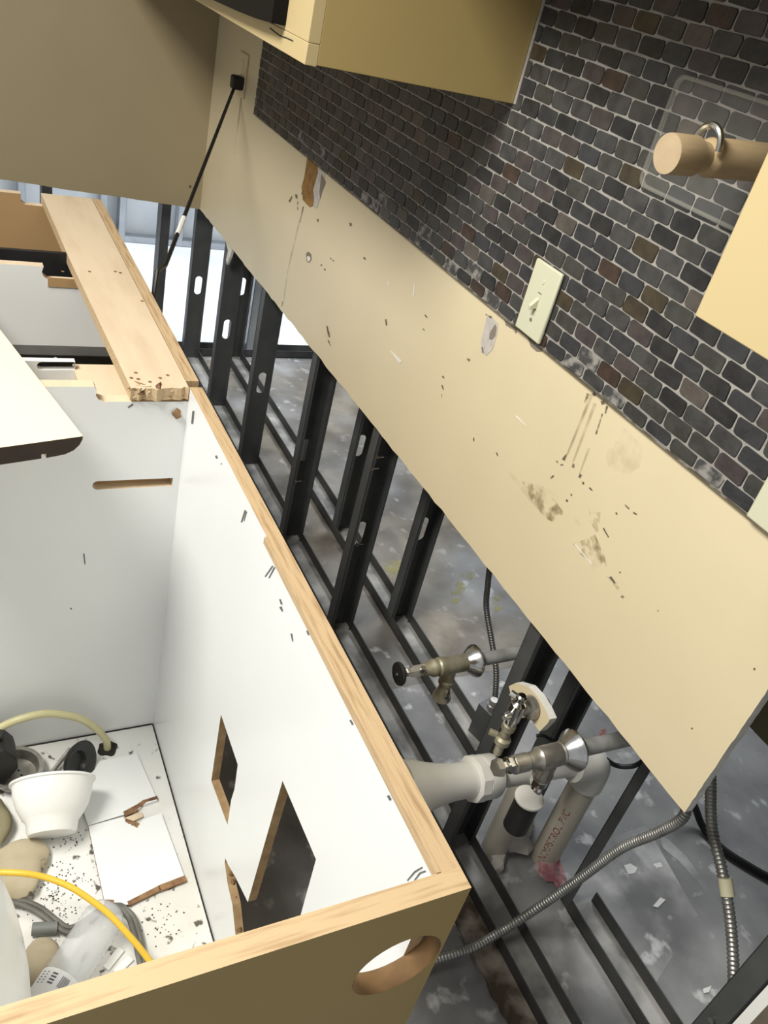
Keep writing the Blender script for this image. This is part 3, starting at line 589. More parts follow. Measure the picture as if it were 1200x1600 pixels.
# ------------------------------------------------------------------ upper cabinets
UL = empty('upper_cabinet', (-2.0, 0, 1.316), 'tan upper cabinet at top left with bright front and shaded end panel', 'cabinet')
UX0, UX1, UY, UZ = -2.928, -1.228, -0.345, 1.316
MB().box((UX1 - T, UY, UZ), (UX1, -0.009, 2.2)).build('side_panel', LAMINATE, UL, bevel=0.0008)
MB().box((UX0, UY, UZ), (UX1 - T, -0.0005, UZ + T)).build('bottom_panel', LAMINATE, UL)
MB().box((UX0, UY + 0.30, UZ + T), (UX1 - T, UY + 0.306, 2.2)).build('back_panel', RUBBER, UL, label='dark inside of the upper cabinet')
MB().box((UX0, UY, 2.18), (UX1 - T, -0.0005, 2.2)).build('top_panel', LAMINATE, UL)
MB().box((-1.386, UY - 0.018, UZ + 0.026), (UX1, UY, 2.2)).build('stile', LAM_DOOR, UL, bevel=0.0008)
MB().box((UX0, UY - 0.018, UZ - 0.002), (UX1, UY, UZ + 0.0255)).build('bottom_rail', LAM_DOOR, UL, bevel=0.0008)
MB().tube([at_y(422, 44, UY - 0.0182), at_y(436, 55, UY - 0.0182), at_y(447, 59, UY - 0.0182), at_y(458, 64, UY - 0.0182)], 0.0009, 6, sub=4).build('crack_line', SOOT, UL)
q = at_y(442, 66, UY - 0.0183); b = MB(); b.add([(q.x + dx, q.y, q.z + dz) for dx, dz in ((-0.02, .006), (0.022, 0.010), (0.012, -.006), (-0.006, -0.010))], [(0, 1, 2, 3)]); b.build('dirt_smear', SMUDGE, UL, smooth_angle=0)
BA = empty('black_appliance', (-1.65, -0.25, UZ + T), 'glossy black rounded appliance in the open upper cabinet at top edge', 'appliance')
b = MB(); pq = [at_y(x, y, -0.385) for x, y in ((300, -14), (335, 1), (370, 17), (400, 29), (424, 36))]
prof = [(-2.3, pq[0].z + 0.02)] + [(q.x, q.z) for q in pq] + [(pq[-1].x + 0.001, 1.75), (-2.3, 1.75)]
b.plate('Y', -0.385, 0.021, prof); b.build('body', mat('gloss_black', (0.004, 0.004, 0.004), None, rough=0.5, spec=0.15), BA)
b = MB(); b.box((-1.80, -0.3875, 1.37), (-1.50, -0.3845, 1.375)); b.build('trim_line', NICKEL, BA)

UR = empty('upper_cabinet', (0.0, 0, 1.30), 'cream upper cabinet door at the right edge', 'cabinet')
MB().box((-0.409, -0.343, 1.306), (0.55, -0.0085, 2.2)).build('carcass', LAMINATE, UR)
MB().box((-0.4125, -0.362, 1.3015), (0.02, -0.3445, 2.2)).build('door', LAM_DOOR, UR, bevel=0.001)
MB().box((0.024, -0.362, 1.3015), (0.55, -0.3445, 2.2)).build('door', LAM_DOOR, UR, bevel=0.001)
UM = empty('upper_cabinet', (-0.82, 0, 1.61), 'short upper cabinet above the tiled gap, past the top edge of the picture', 'cabinet')
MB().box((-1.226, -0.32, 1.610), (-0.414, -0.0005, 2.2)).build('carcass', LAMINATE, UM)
for x0, x1 in ((-1.224, -0.822), (-0.818, -0.416)): MB().box((x0, -0.338, 1.612), (x1, -0.3205, 2.2)).build('door', LAM_DOOR, UM)

# ------------------------------------------------------------------ switch, blank plate, outlet, cord, towel peg
SW = empty('light_switch', (-1.007, -0.009, 1.023), 'ivory single toggle light switch on the slate tiles', 'light switch')
SWP = MB().box((-1.0425, -0.0150, 1.0235), (-0.9725, -0.0085, 1.1365)).build('plate', IVORY, SW, bevel=0.0025)
b = MB(); b.box((-1.0125, -0.0153, 1.068), (-1.0025, -0.0148, 1.092)); b.build('toggle_slot', IVORY, SWP)
b = MB(); cx = -1.0075
b.add([(cx-.004, -.015, 1.086), (cx+.004, -.015, 1.086), (cx+.004, -.015, 1.070), (cx-.004, -.015, 1.070), (cx-.003, -.027, 1.073), (cx+.003, -.027, 1.073), (cx+.003, -.026, 1.066), (cx-.003, -.026, 1.066)], [(0,1,2,3),(4,5,6,7),(0,1,5,4),(1,2,6,5),(2,3,7,6),(3,0,4,7)])
b.build('toggle', IVORY, SW, bevel=0.0008)
for z in (1.050, 1.110): MB().lathe([(0.0032, 0), (0.0030, 0.0012)], (cx, -0.0148, z), (0, -1, 0), 12).build('screw', IVORY if z > 1.1 else NICKEL, SWP)
for z in (1.0925, 1.0665): MB().box((cx - .0049, -.0154, z), (cx + .0049, -.0149, z + .001)).build('slot_gap', SOOT, SWP)
MB().box((-0.520, -0.0150, 1.0215), (-0.405, -0.0085, 1.1365)).build('wall_plate', IVORY, label='wide ivory wall plate cut by the right edge of the picture', cat='wall plate', bevel=0.0025)
OU = empty('power_outlet', (-2.63, 0, 1.03), 'painted over tan power outlet on the far part of the wall', 'outlet')
MB().box((-2.668, -0.0065, 1.032), (-2.592, -0.0002, 1.148)).build('plate', PAINT, OU, bevel=0.002)
for z in (1.067, 1.114): MB().lathe([(0.016, 0), (0.015, 0.002)], (-2.63, -0.0065, z), (0, -1, 0), 16).build('socket', PAINT, OU)
MB().lathe([(0.003, 0), (0.003, 0.001)], (-2.63, -0.0065, 1.09), (0, -1, 0), 10).build('screw', NICKEL, OU)
CO = empty('power_cable', (-2.63, -0.03, 1.07), 'black power cable hanging from the outlet down behind the cabinets', 'cable')
pc = at_y(371, 128, -0.022)
b = MB(); b.box((pc.x - 0.017, -0.040, pc.z - 0.020), (pc.x + 0.017, -0.007, pc.z + 0.017)); b.build('plug', BLACKCORD, CO, bevel=0.006)
end = at_z(240, 462, 0.84); A = Vector((pc.x, -0.030, pc.z - 0.018))
E2 = A.lerp(end, 1.0); pts = [A.lerp(end, k/10) for k in range(11)] + [end + Vector((0.02, 0.0, -0.3)), end + Vector((0.05, 0.02, -0.84))]
pts[-2] = Vector((end.x + 0.02, end.y + 0.01, 0.4)); pts[-1] = Vector((end.x + 0.04, end.y + 0.02, 0.01))
MB().tube(pts, 0.0046, 8, sub=3).build('cord', BLACKCORD, CO)
def frac(y): 
    best = min(range(0, 1001), key=lambda i: abs(on_screen(A.lerp(end, i/1000))[1] - y)); return A.lerp(end, best/1000)
MB().tube([frac(340), frac(366)], 0.0056, 8, sub=1).build('tape_wrap', WHITEPLASTIC, CO, label='white tape wrapped around the cord')

TP = empty('towel_peg', (-0.70, -0.009, 1.29), 'pale wooden dowel peg on a clear acrylic plate fixed to the tiles', 'towel holder')
plx0, plx1, plz0, plz1 = -0.889, -0.60, 1.292, 1.423
def rrect(x0, z0, x1, z1, r, n=6):
    o = []
    for cx, cz, a0 in ((x0+r, z0+r, math.pi), (x1-r, z0+r, 1.5*math.pi), (x1-r, z1-r, 0), (x0+r, z1-r, 0.5*math.pi)):
        o += [(cx + r*math.cos(a0 + math.pi/2*k/n), cz + r*math.sin(a0 + math.pi/2*k/n)) for k in range(n+1)]
    return o
MB().plate('Y', -0.0135, 0.0035, rrect(plx0, plz0, plx1, plz1, 0.012), face=0, edge=1).build('acrylic_plate', [ACRYLIC, ACRYLIC_EDGE], TP, smooth_angle=0)
MB().plate('Y', -0.0145, 0.005, rrect(plx0 - .0015, plz0 - .0015, plx1 + .0015, plz1 + .0015, 0.0135), [rrect(plx0 + .003, plz0 + .003, plx1 - .003, plz1 - .003, 0.010)], face=0).build('acrylic_rim', [ACRYLIC_EDGE], TP, smooth_angle=0)
a = at_x(1043, 240, -0.70); c = at_x(1180, 253, -0.70); d = (c - a).normalized(); ln = (-0.0135 - a.y)/d.y
r_ = 0.0200
DW = MB().lathe([(r_*0.99, 0.0), (r_, 0.001), (r_, 0.034), (0.0155, 0.042), (0.0150, 0.050), (r_*0.98, 0.056), (r_, 0.060), (r_, ln)], a, d, 28).build('dowel', DOWEL, TP, smooth_angle=40)
MB().lathe([(r_*0.985, -0.0006), (r_*0.985, 0.0002)], a, d, 28).build('dowel_end', DOWEL_END, DW)
q = a + d*0.047; u = Vector((0, 0, 1)); w = d.cross(u).normalized()
MB().tube([q + w*(0.019*math.cos(t)) + u*(0.010 + 0.021*math.sin(t)) for t in [math.pi*k/10 for k in range(11)]], 0.0035, 8, sub=3).build('hook', CHROME, DW, label='chrome hook over the dowel groove')

# ------------------------------------------------------------------ plumbing
def ring(b, c, d, r0, r1, h, seg=20, mi=0): b.lathe([(r0, 0), (r1, h*0.3), (r1, h*0.7), (r0, h)], c, d, seg, mi)
Y = Vector((0, 1, 0)); Zv = Vector((0, 0, 1))
V1 = empty('shutoff_valve', (-0.868, 0, 0.36), 'tarnished brass shutoff valve with round dark handle, the one farthest from the drain', 'valve')
x, z = -0.868, 0.4415
MB().lathe([(0.0125, 0), (0.0125, 0.30)], (x, -0.005, z), (0, 1, 0.01), 16).build('pipe', PIPE_GREY, V1)
MB().lathe([(0.013, -0.020), (0.016, -0.019), (0.021, -0.012), (0.0295, -0.002), (0.0310, 0.002), (0.0300, 0.0045), (0.014, 0.004)], (x, 0, z), Y, 26).build('escutcheon', CHROME, V1)
b = MB(); b.lathe([(0.0145, 0), (0.0165, 0.004), (0.0165, 0.050), (0.0175, 0.053), (0.0175, 0.060), (0.015, 0.063), (0.0165, 0.068), (0.0165, 0.074), (0.0125, 0.080), (0.0120, 0.093)], (x, -0.016, z), -Y, 22)
b.lathe([(0.0125, 0), (0.0125, 0.030), (0.0150, 0.033), (0.0150, 0.040), (0.0115, 0.044), (0.0115, 0.058), (0.0175, 0.075), (0.018, 0.080)], (x, -0.048, z - 0.006), (0, 0.05, -1), 20)
b.build('body', BRASS, V1)
b = MB(); b.lathe([(0.0115, 0), (0.0115, 0.022), (0.0085, 0.026), (0.0085, 0.034), (0.006, 0.037), (0.006, 0.048)], (x, -0.108, z), -Y, 6); b.build('bonnet_nut', NICKEL, V1)
b = MB(); b.lathe([(0.005, 0.0), (0.020, 0.003), (0.0215, 0.006), (0.0205, 0.010), (0.004, 0.0115)], (x, -0.150, z), -Y, 24, sx=1.0); HV = b.build('handle', RUBBER, V1)
MB().lathe([(0.0035, 0), (0.003, 0.002)], (x, -0.1612, z), -Y, 10).build('screw', CHROME, HV)
MB().lathe([(0.0045, 0), (0.0045, 0.014)], (x + 0.010, -0.118, z + 0.008), (0.3, -0.2, 1), 10).build('set_screw', CHROME, V1)
b = MB(); b.lathe([(0.005, 0), (0.005, 0.012)], (x + 0.012, -0.043, z - 0.062), (0.8, -0.6, -0.2), 10); b.build('set_screw', CHROME, V1)

V2 = empty('shutoff_valve', (-0.593, 0, 0.33), 'large nickel shutoff valve with wide chrome escutcheon above the drain pipe', 'valve')
x, z = -0.593, 0.5155
MB().lathe([(0.0135, 0), (0.0135, 0.24)], (x, -0.005, z), (0, 1, -0.03), 16).build('pipe', PIPE_GREY, V2)
MB().lathe([(0.014, -0.022), (0.017, -0.021), (0.022, -0.013), (0.031, -0.002), (0.0335, 0.002), (0.0325, 0.005), (0.014, 0.004)], (x, 0, z), Y, 28).build('escutcheon', CHROME, V2)
b = MB(); b.lathe([(0.016, 0), (0.0185, 0.003), (0.017, 0.006), (0.0185, 0.009), (0.017, 0.012), (0.0185, 0.015), (0.0185, 0.052), (0.014, 0.058), (0.013, 0.072), (0.0145, 0.074), (0.0145, 0.098), (0.010, 0.101)], (x, -0.014, z), -Y, 22)
b.lathe([(0.0150, 0.0), (0.0150, 0.030), (0.0165, 0.033), (0.0165, 0.042)], (x, -0.040, z - 0.006), -Zv, 20); b.build('body', NICKEL, V2)
b = MB(); b.lathe([(0.012, 0), (0.0135, 0.003), (0.0135, 0.012), (0.008, 0.014), (0.008, 0.022), (0.015, 0.024), (0.013, 0.034)], (x, -0.113, z + 0.002), (0, -1, 0.02), 6); b.build('broken_stem', CHROME, V2)
b = MB(); b.lathe([(0.012, 0), (0.0145, 0.003), (0.0145, 0.016), (0.010, 0.019), (0.010, 0.026)], (x, -0.040, z - 0.050), -Zv, 8); b.blob((x + 0.012, -0.048, z - 0.066), 0.007, 0.007, 0.007, 0.1, 2); b.build('compression_nut', CHROME, V2)
q = at_y(827, 1247, -0.030)
b = MB(); b.lathe([(0.022, 0.003), (0.0245, 0.002), (0.0245, -0.002), (0.020, -0.003)], q, Zv, 22); b.build('sleeve_rim', PVC, V2)
b = MB(); b.lathe([(0.008, -0.003), (0.0215, -0.003), (0.0215, -0.074), (0.010, -0.076)], q, Zv, 22); b.build('rubber_sleeve', RUBBER, V2, label='dark rubber sleeve below the outlet')

V3 = empty('shutoff_valve', (-0.725, -0.03, 0.38), 'small upright chrome valve in front of the torn drywall scrap', 'valve')
t0, t1 = at_y(806, 1078, -0.035), at_y(797, 1148, -0.035); cx, cz = (t0.x + t1.x)/2 + 0.004, 0
b = MB(); top = t0.z; 
b.lathe([(0.006, 0.006), (0.009, 0.003), (0.009, -0.006), (0.0065, -0.009), (0.0125, -0.014), (0.0135, -0.030), (0.0125, -0.050), (0.0095, -0.053), (0.0095, -0.060)], (cx, -0.035, top), Zv, 18)
b.lathe([(0.0065, 0), (0.0065, 0.016), (0.004, 0.018)], (cx + .002, -0.046, top - 0.034), (0.35, -1, 0.15), 12)
b.lathe([(0.006, 0), (0.006, 0.010)], (cx - 0.008, -0.040, top - 0.004), (-0.8, -0.5, 0.1), 10); b.build('body', CHROME, V3)
b = MB(); b.lathe([(0.0095, 0), (0.012, -0.003), (0.012, -0.014), (0.0085, -0.018), (0.0085, -0.034), (0.0135, -0.038), (0.0135, -0.048), (0.0075, -0.050), (0.0075, -0.075)], (cx, -0.035, top - 0.060), Zv, 16)
b.lathe([(0.006, 0), (0.006, 0.014)], (cx - 0.010, -0.042, top - 0.098), (-0.6, -0.8, 0.1), 10); b.build('outlet', BRASS, V3)
MB().lathe([(0.010, 0), (0.010, 0.06)], (cx, -0.030, top - 0.030), Y, 14).build('pipe', PIPE_GREY, V3)
MB().lathe([(0.011, 0.0), (0.020, 0.004), (0.021, 0.012), (0.012, 0.013)], (cx, -0.014, top - 0.030), Y, 20).build('escutcheon', NICKEL, V3)

DP = empty('drain_pipe', (-0.69, 0.22, 0), 'cream plastic drain pipe with elbow, union nut and tee', 'pipe')
xx = -0.690
MB().lathe([(0.0285, 0), (0.0285, 0.275)], (xx, 0.22, 0), Zv, 28).build('riser', PVC_T, DP)
MB().tube([(xx, .22, .245), (xx, .22, .262), (xx, .217, .290), (xx, .203, .309), (xx, .180, .317), (xx, .152, .321)], 0.0345, 24, sub=5).build('elbow', PVC, DP)
d = Vector((0, -0.34, 0.042)).normalized(); st = Vector((xx, 0.16, 0.320))
MB().lathe([(0.0235, 0), (0.0235, 0.235)], st, d, 24).build('arm', PVC, DP)
b = MB(); o0 = Vector((xx, -0.030, 0.3445)); b.lathe([(0.0245, 0), (0.037, 0.001), (0.0385, 0.004), (0.0385, 0.030), (0.0375, 0.0305)], o0, d, 28); b.lathe([(0.0375, 0), (0.0400, 0.001), (0.0400, 0.018), (0.0345, 0.0195)], o0 + d*0.031, d, 10); b.build('union_nut', PVC, DP)
b = MB(); b.lathe([(0.030, 0), (0.031, 0.040), (0.034, 0.065), (0.040, 0.095), (0.047, 0.120), (0.048, 0.15)], o0 + d*0.050, d, 26)
tee = o0 + d*0.215
b.tube([tee + Vector((0, 0.03, -0.14)), tee + Vector((0, 0.010, -0.06)), tee, tee + Vector((0, -0.03, 0.05)), tee + Vector((0, -0.05, 0.075))], 0.047, 24, sub=4); b.build('tee', PVC, DP)
# printed red lettering up the riser
cu = bpy.data.curves.new('lettering', 'FONT'); cu.body = 'NIMPSTROL PVC'; cu.size = 0.021; cu.align_x = 'LEFT'; cu.align_y = 'CENTER'; cu.space_character = 1.05
to = bpy.data.objects.new('tmp', cu); COL.objects.link(to); bpy.context.view_layer.update()
me = bpy.data.meshes.new_from_object(to.evaluated_get(bpy.context.evaluated_depsgraph_get())); bpy.data.objects.remove(to)
th0 = math.atan2(-0.88, 0.48)
for v in me.vertices:
    u_, w_ = v.co.x, v.co.y; th = th0 + (-w_)/0.0285
    v.co = Vector((xx + 0.0289*math.cos(th), 0.22 + 0.0289*math.sin(th), 0.02 + u_)) - ORIG[DP]
me.materials.append(RED_INK); to = bpy.data.objects.new('lettering', me); COL.objects.link(to); to.parent = DP; tag(to, 'red printed lettering')

q = at_z(762, 1325, 0); MB().lathe([(0.027, 0), (0.027, 0.25), (0.024, 0.252)], (q.x + 0.005, q.y + 0.012, 0), Zv, 24).build('pipe_stub', PVC_T, label='short beige plastic pipe stub beside the steel stud', cat='pipe')
b = MB(); q = at_z(858, 1352, 0); b.blob((q.x, q.y, 0.006), 0.040, 0.030, 0.016, 0.4, 5, floor=0.0005); q = at_z(872, 1378, 0); b.blob((q.x, q.y, 0.004), 0.022, 0.016, 0.012, 0.4, 8, floor=0.0005)
b.build('primer_lump', PINK, label='pink primer stained lump at the foot of the drain riser', cat='debris')
for i, (px, py, s, lab) in enumerate([(800, 1322, 0.032, 'largest grey plaster lump between the two pipes'), (812, 1300, 0.022, 'whitish plaster lump against the drain riser'), (776, 1352, 0.018, 'small grey plaster lump near the front track')]):
    q = at_z(px, py, 0.0); MB().blob((q.x, q.y, s*0.5), s, s*0.9, s*0.8, 0.35, 20 + i, floor=0.0005).build('plaster_lump', GREYPATCH, label=lab, cat='debris')

# ------------------------------------------------------------------ conduits and cables
def conduit(name, pts, r, m, label, seg=10, pitch=0.0062):
    o = MB().tube(pts, r, seg, sub=12, step=pitch/4, rf=lambda i, n: r*(0.90, 1.0, 1.0, 0.82)[i % 4]).build(name, m, label=label, cat='conduit', smooth_angle=50); return o
c1 = [at_y(766, 880, 0.27), at_y(762, 915, 0.275), at_y(760, 950, 0.285), at_y(768, 1000, 0.295), at_y(775, 1045, 0.30), at_y(774, 1085, 0.30), at_y(770, 1112, 0.305)]
conduit('flexible_conduit', c1, 0.0075, CONDUIT_D, 'dark thin flexible conduit rising from the floor box')
JB = empty('junction_box', (-1.0, 0.30, 0), 'small square steel box on the floor at the foot of the dark conduit', 'electrical box')
zt = 0.095; cn = [at_z(748, 1099, zt), at_z(769, 1120, zt), at_z(789, 1108, zt), at_z(768, 1088, zt)]
b = MB(); b.add([Vector((p.x, p.y, 0.0005)) for p in cn] + cn, [(0, 1, 2, 3), (4, 5, 6, 7), (0, 1, 5, 4), (1, 2, 6, 5), (2, 3, 7, 6), (3, 0, 4, 7)]); b.build('box', STEEL, JB, bevel=0.001)
q = sum(cn, Vector())/4; MB().lathe([(0.013, 0), (0.013, 0.006), (0.010, 0.008), (0.010, 0.022)], q, Zv, 10).build('connector', NICKEL, JB)
c2 = [at_z(640, 1512, 0.045), at_z(672, 1502, 0.045), at_z(705, 1492, 0.047), at_z(740, 1480, 0.048), at_z(770, 1463, 0.049), at_z(800, 1445, 0.054), at_y(850, 1412, 0.085), at_y(910, 1370, 0.115), at_y(970, 1326, 0.125), at_y(1030, 1300, 0.125), at_y(1068, 1276, 0.12), at_y(1072, 1240, 0.12), at_y(1068, 1180, 0.12), at_y(1065, 1100, 0.12)]
conduit('flexible_conduit', c2, 0.0088, CONDUIT, 'pale flexible steel conduit crossing the floor tracks in front')
c3 = [at_y(1105, 1150, 0.13), at_y(1110, 1215, 0.14), at_y(1112, 1290, 0.15), at_y(1128, 1360, 0.15), at_y(1140, 1430, 0.14), at_y(1145, 1490, 0.13), at_y(1147, 1560, 0.12)]
conduit('flexible_conduit', c3, 0.0088, CONDUIT, 'flexible steel conduit hanging at right beside the dark stud')
q = [at_y(1133, 1372, 0.148), at_y(1137, 1400, 0.145)]; MB().tube(q, 0.0105, 12, sub=2).build('tape_patch', mat('yellowed_tape', (0.55, 0.52, 0.36), None, rough=0.6), label='yellowed tape wrap on the hanging conduit', cat='tape')
b = MB().tube([at_z(1060, 1215, 0.10), at_z(1083, 1255, 0.05), at_z(1100, 1295, 0.012), at_z(1130, 1327, 0.008), at_z(1165, 1350, 0.008), at_z(1205, 1372, 0.008), at_z(1280, 1405, 0.008)], 0.0085, 8, sub=8); b.build('black_cable', BLACKCORD, label='black cable lying on the floor at the right edge', cat='cable')
b = MB().tube([at_y(945, 1185, 0.22), at_y(960, 1195, 0.25), at_y(980, 1198, 0.27), at_y(1000, 1192, 0.285), at_y(1030, 1165, 0.29)], 0.005, 8, sub=8); b.build('black_cable', BLACKCORD, label='short black cable loop behind the drain elbow', cat='cable')
b = MB().tube([at_y(838, 1150, 0.09), at_y(850, 1150, 0.10), at_y(868, 1160, 0.11), at_y(885, 1165, 0.12)], 0.0035, 8, sub=6); b.build('black_cable', BLACKCORD, label='thin black cable end below the drywall scrap', cat='cable')

# ------------------------------------------------------------------ things in the sink cabinet
ZF = 0.1402
def cpt(px, py, z): return at_z(px, py, z)
# loose white laminate pieces on the cabinet floor
def sheet(name, pts, z, t, label, edge, brk=()):
    P = [at_z(x, y, z + t) for x, y in pts]; out = []
    for i, p in enumerate(P):
        qn = P[(i+1) % len(P)]
        out += jag((p.x, p.y), (qn.x, qn.y), 8, 0.0018, rnd) if i in brk else [(p.x, p.y)]
    root = empty(name, (sum(p.x for p in P)/len(P), sum(p.y for p in P)/len(P), z), label, 'board')
    return MB().plate('Z', z, t, out, face=0, edge=1, back=0).build('board', [MELAMINE, edge], root, smooth_angle=0)
s1 = sheet('laminate_offcut', [(112, 1216), (152, 1190), (214, 1177), (246, 1250), (222, 1258), (215, 1266), (196, 1272), (138, 1290)], ZF + 0.0005, 0.006, 'white laminate offcut with chipped edge behind the bowl', MEL_DIRTY, (4, 5))
s2 = sheet('laminate_offcut', [(138, 1291), (192, 1276), (200, 1287), (215, 1291), (224, 1280), (252, 1270), (289, 1372), (250, 1388), (205, 1413), (165, 1416)], ZF + 0.0005, 0.006, 'white laminate offcut with broken brown edge, nearest the bottle', PLYDARK, (1, 2, 3, 6, 7))
def splint(par, strokes, m, z):
    b = MB()
    for st in strokes:
        P = [at_z(x, y, z) for x, y in st]; b.add(P + [p + Vector((0, 0, 0.004)) for p in P], [tuple(range(4)), (4, 5, 6, 7), (0, 1, 5, 4), (1, 2, 6, 5), (2, 3, 7, 6), (3, 0, 4, 7)])
    b.build('broken_edge', m, par, smooth_angle=0)
splint(s1, [streak((194, 1274), (214, 1264), 8, 9), streak((212, 1264), (226, 1254), 6, 6), streak((225, 1254), (246, 1248), 4, 5), streak((196, 1283), (216, 1292), 4, 8)], PLYDARK, ZF + 0.003)
splint(s1, [streak((198, 1284), (222, 1274), 10, 8)], PALEWOOD, ZF + 0.002)
splint(s2, [streak((200, 1414), (250, 1389), 7, 8), streak((248, 1390), (290, 1374), 9, 9), streak((164, 1412), (178, 1412), 9, 8)], PLYDARK, ZF + 0.003)

# foam bowl, resting tipped on the offcut
BO = empty('foam_bowl', (-0.93, -0.71, ZF), 'white foam bowl standing on the dirty cabinet floor', 'bowl')
rimL, rimR = at_z(14, 1236, 0.203), at_z(149, 1222, 0.203); c = (rimL + rimR)/2; rr = (rimR - rimL).length/2*0.98
fc = at_z(85, 1303, ZF); cc = Vector((c.x + 0.004, c.y, ZF))
bp = [(0.0, 0.0015), (rr*0.52, 0.0015), (rr*0.54, 0.004), (rr*0.58, 0.018), (rr*0.66, 0.0225), (rr*0.80, 0.036), (rr*0.88, 0.052), (rr*0.92, 0.064), (rr*1.0, 0.0665), (rr*1.0, 0.0690), (rr*0.90, 0.0685), (rr*0.86, 0.052), (rr*0.77, 0.036), (rr*0.60, 0.020), (rr*0.50, 0.006), (0.0, 0.005)]
vdir = ray((82, 1262)).normalized(); iu = Vector((-R[1][0], -R[1][1], -R[1][2])); ir = Vector(R[0])
iu = (iu - vdir*iu.dot(vdir)).normalized(); ir = (ir - vdir*ir.dot(vdir) - iu*ir.dot(iu)).normalized()
axis = ((iu*math.cos(0.02) + ir*math.sin(0.02))*math.cos(0.20) + vdir*math.sin(0.20)).normalized()
rb_ = 0.5*(at_z(14, 1236, 0.19) - at_z(149, 1222, 0.19)).length
bp = [(0.0, 0.0015), (rb_*0.54, 0.0), (rb_*0.57, 0.004), (rb_*0.60, 0.019), (rb_*0.68, 0.026), (rb_*0.83, 0.044), (rb_*0.915, 0.064), (rb_*0.94, 0.080), (rb_*1.0, 0.0815), (rb_*1.0, 0.0850), (rb_*0.92, 0.0840), (rb_*0.88, 0.066), (rb_*0.78, 0.048), (rb_*0.61, 0.030), (rb_*0.50, 0.006), (0.0, 0.005)]
b = MB(); b.lathe(bp, (0, 0, 0), (0, 0, 1), 44, caps=False)
b.xform(Vector((0, 0, 1)).rotation_difference(axis).to_matrix().to_4x4()); mz = min(p.z for p in b.v)
# slide along the view ray of its middle until it rests on the cabinet floor
mid = axis*0.042; k = (ZF + 0.001 - mz + mid.z - CAM.z)/vdir.z; b.xform(Matrix.Translation(CAM + vdir*k - mid)); b.build('bowl', FOAM, BO, smooth_angle=50)

# black rubber splash guard, strainer basket, steel rod, black housing
SG = empty('rubber_splash_guard', (-1.045, -0.655, ZF), 'black rubber cup leaning up behind the foam bowl', 'plumbing part')
b = MB(); b.lathe([(0.0, 0.022), (0.012, 0.022), (0.022, 0.020), (0.026, 0.012), (0.034, 0.010), (0.039, 0.003), (0.040, -0.001), (0.037, -0.001), (0.031, 0.005), (0.022, 0.007), (0.018, 0.015), (0.0, 0.016)], (0, 0, 0), (0, 0, 1), 32, caps=False)
for k in range(6):
    a = k*math.pi/3; b.box((-0.001, 0.004, 0.002), (0.001, 0.020, 0.008)) if False else None
cq = at_z(127, 1190, ZF + 0.042)
b.xform(Matrix.Translation(cq) @ Vector((0, 0, 1)).rotation_difference(Vector((-0.66, -0.72, -0.42)).normalized()).to_matrix().to_4x4())
mz = min(p.z for p in b.v); b.xform(Matrix.Translation((0, 0, ZF + 0.0005 - mz))); b.build('cup', RUBBER, SG, smooth_angle=45)
SB = empty('strainer_basket', (-1.05, -0.76, ZF), 'grey metal sink strainer basket with round rim and drain holes', 'strainer')
c = at_z(24, 1203, ZF + 0.02); b = MB()
b.lathe([(0.0, 0.002), (0.030, 0.002), (0.036, 0.005), (0.041, 0.022), (0.046, 0.024), (0.046, 0.027), (0.039, 0.0265), (0.034, 0.008), (0.0, 0.006)], (c.x, c.y, ZF + 0.0003), Zv, 32, caps=False); BK = b.build('basket', NICKEL, SB, smooth_angle=45)
b = MB()
for r0, nn in ((0.010, 5), (0.018, 9), (0.026, 13)):
    for k in range(nn):
        a = 2*math.pi*k/nn; b.lathe([(0.0022, 0), (0.0022, 0.0004)], (c.x + r0*math.cos(a), c.y + r0*math.sin(a), ZF + 0.0066), Zv, 8)
b.build('drain_holes', SOOT, BK, kind='stuff')
MB().tube([at_z(70, 1221, ZF + 0.006), at_z(110, 1170, ZF + 0.022)], 0.0042, 10, sub=1).build('steel_rod', NICKEL, label='short grey steel rod leaning behind the bowl', cat='rod')
BH = empty('black_housing', (-1.04, -0.79, ZF), 'angular black plastic housing at the left edge of the cabinet', 'plumbing part')
h0 = at_z(28, 1185, ZF + 0.06); b = MB()
b.plate('X', h0.x - 0.045, 0.055, [(h0.y - 0.09, ZF + 0.0005), (h0.y - 0.028, ZF + 0.0005), (h0.y, ZF + 0.045), (h0.y - 0.004, ZF + 0.070), (h0.y - 0.022, ZF + 0.098), (h0.y - 0.09, ZF + 0.098)]); b.build('body', RUBBER, BH, bevel=0.004)
b = MB(); b.lathe([(0.008, 0), (0.010, 0.004), (0.010, 0.012), (0.008, 0.014)], (h0.x - 0.02, h0.y - 0.028, ZF + 0.096), Zv, 14); b.build('knob', RUBBER, BH)

# hoses
gq = at_z(168, 1170, ZF)
HG = empty('cream_hose', (gq.x, gq.y, ZF), 'cream plastic hose arching out of a hole in the cabinet floor', 'hose')
hx = gq.x
MB().tube([(hx, gq.y, ZF - 0.01), (hx, gq.y - 0.002, ZF + 0.02), at_x(161, 1150, hx), at_x(150, 1138, hx), at_x(128, 1124, hx), at_x(100, 1117, hx), at_x(70, 1115, hx), at_x(40, 1121, hx), at_x(10, 1132, hx), at_x(-30, 1155, hx), at_x(-90, 1200, hx)], 0.0068, 14, sub=8).build('hose', CREAMHOSE, HG)
b = MB(); out = [(gq.x + (0.0175 + 0.0025*math.sin(5*t))*math.cos(t), gq.y + (0.0175 + 0.002*math.sin(4*t))*math.sin(t)) for t in [2*math.pi*k/30 for k in range(30)]]
b.plate('Z', ZF + 0.0002, 0.0018, out); b.build('hole_edge', SOOT, HG)
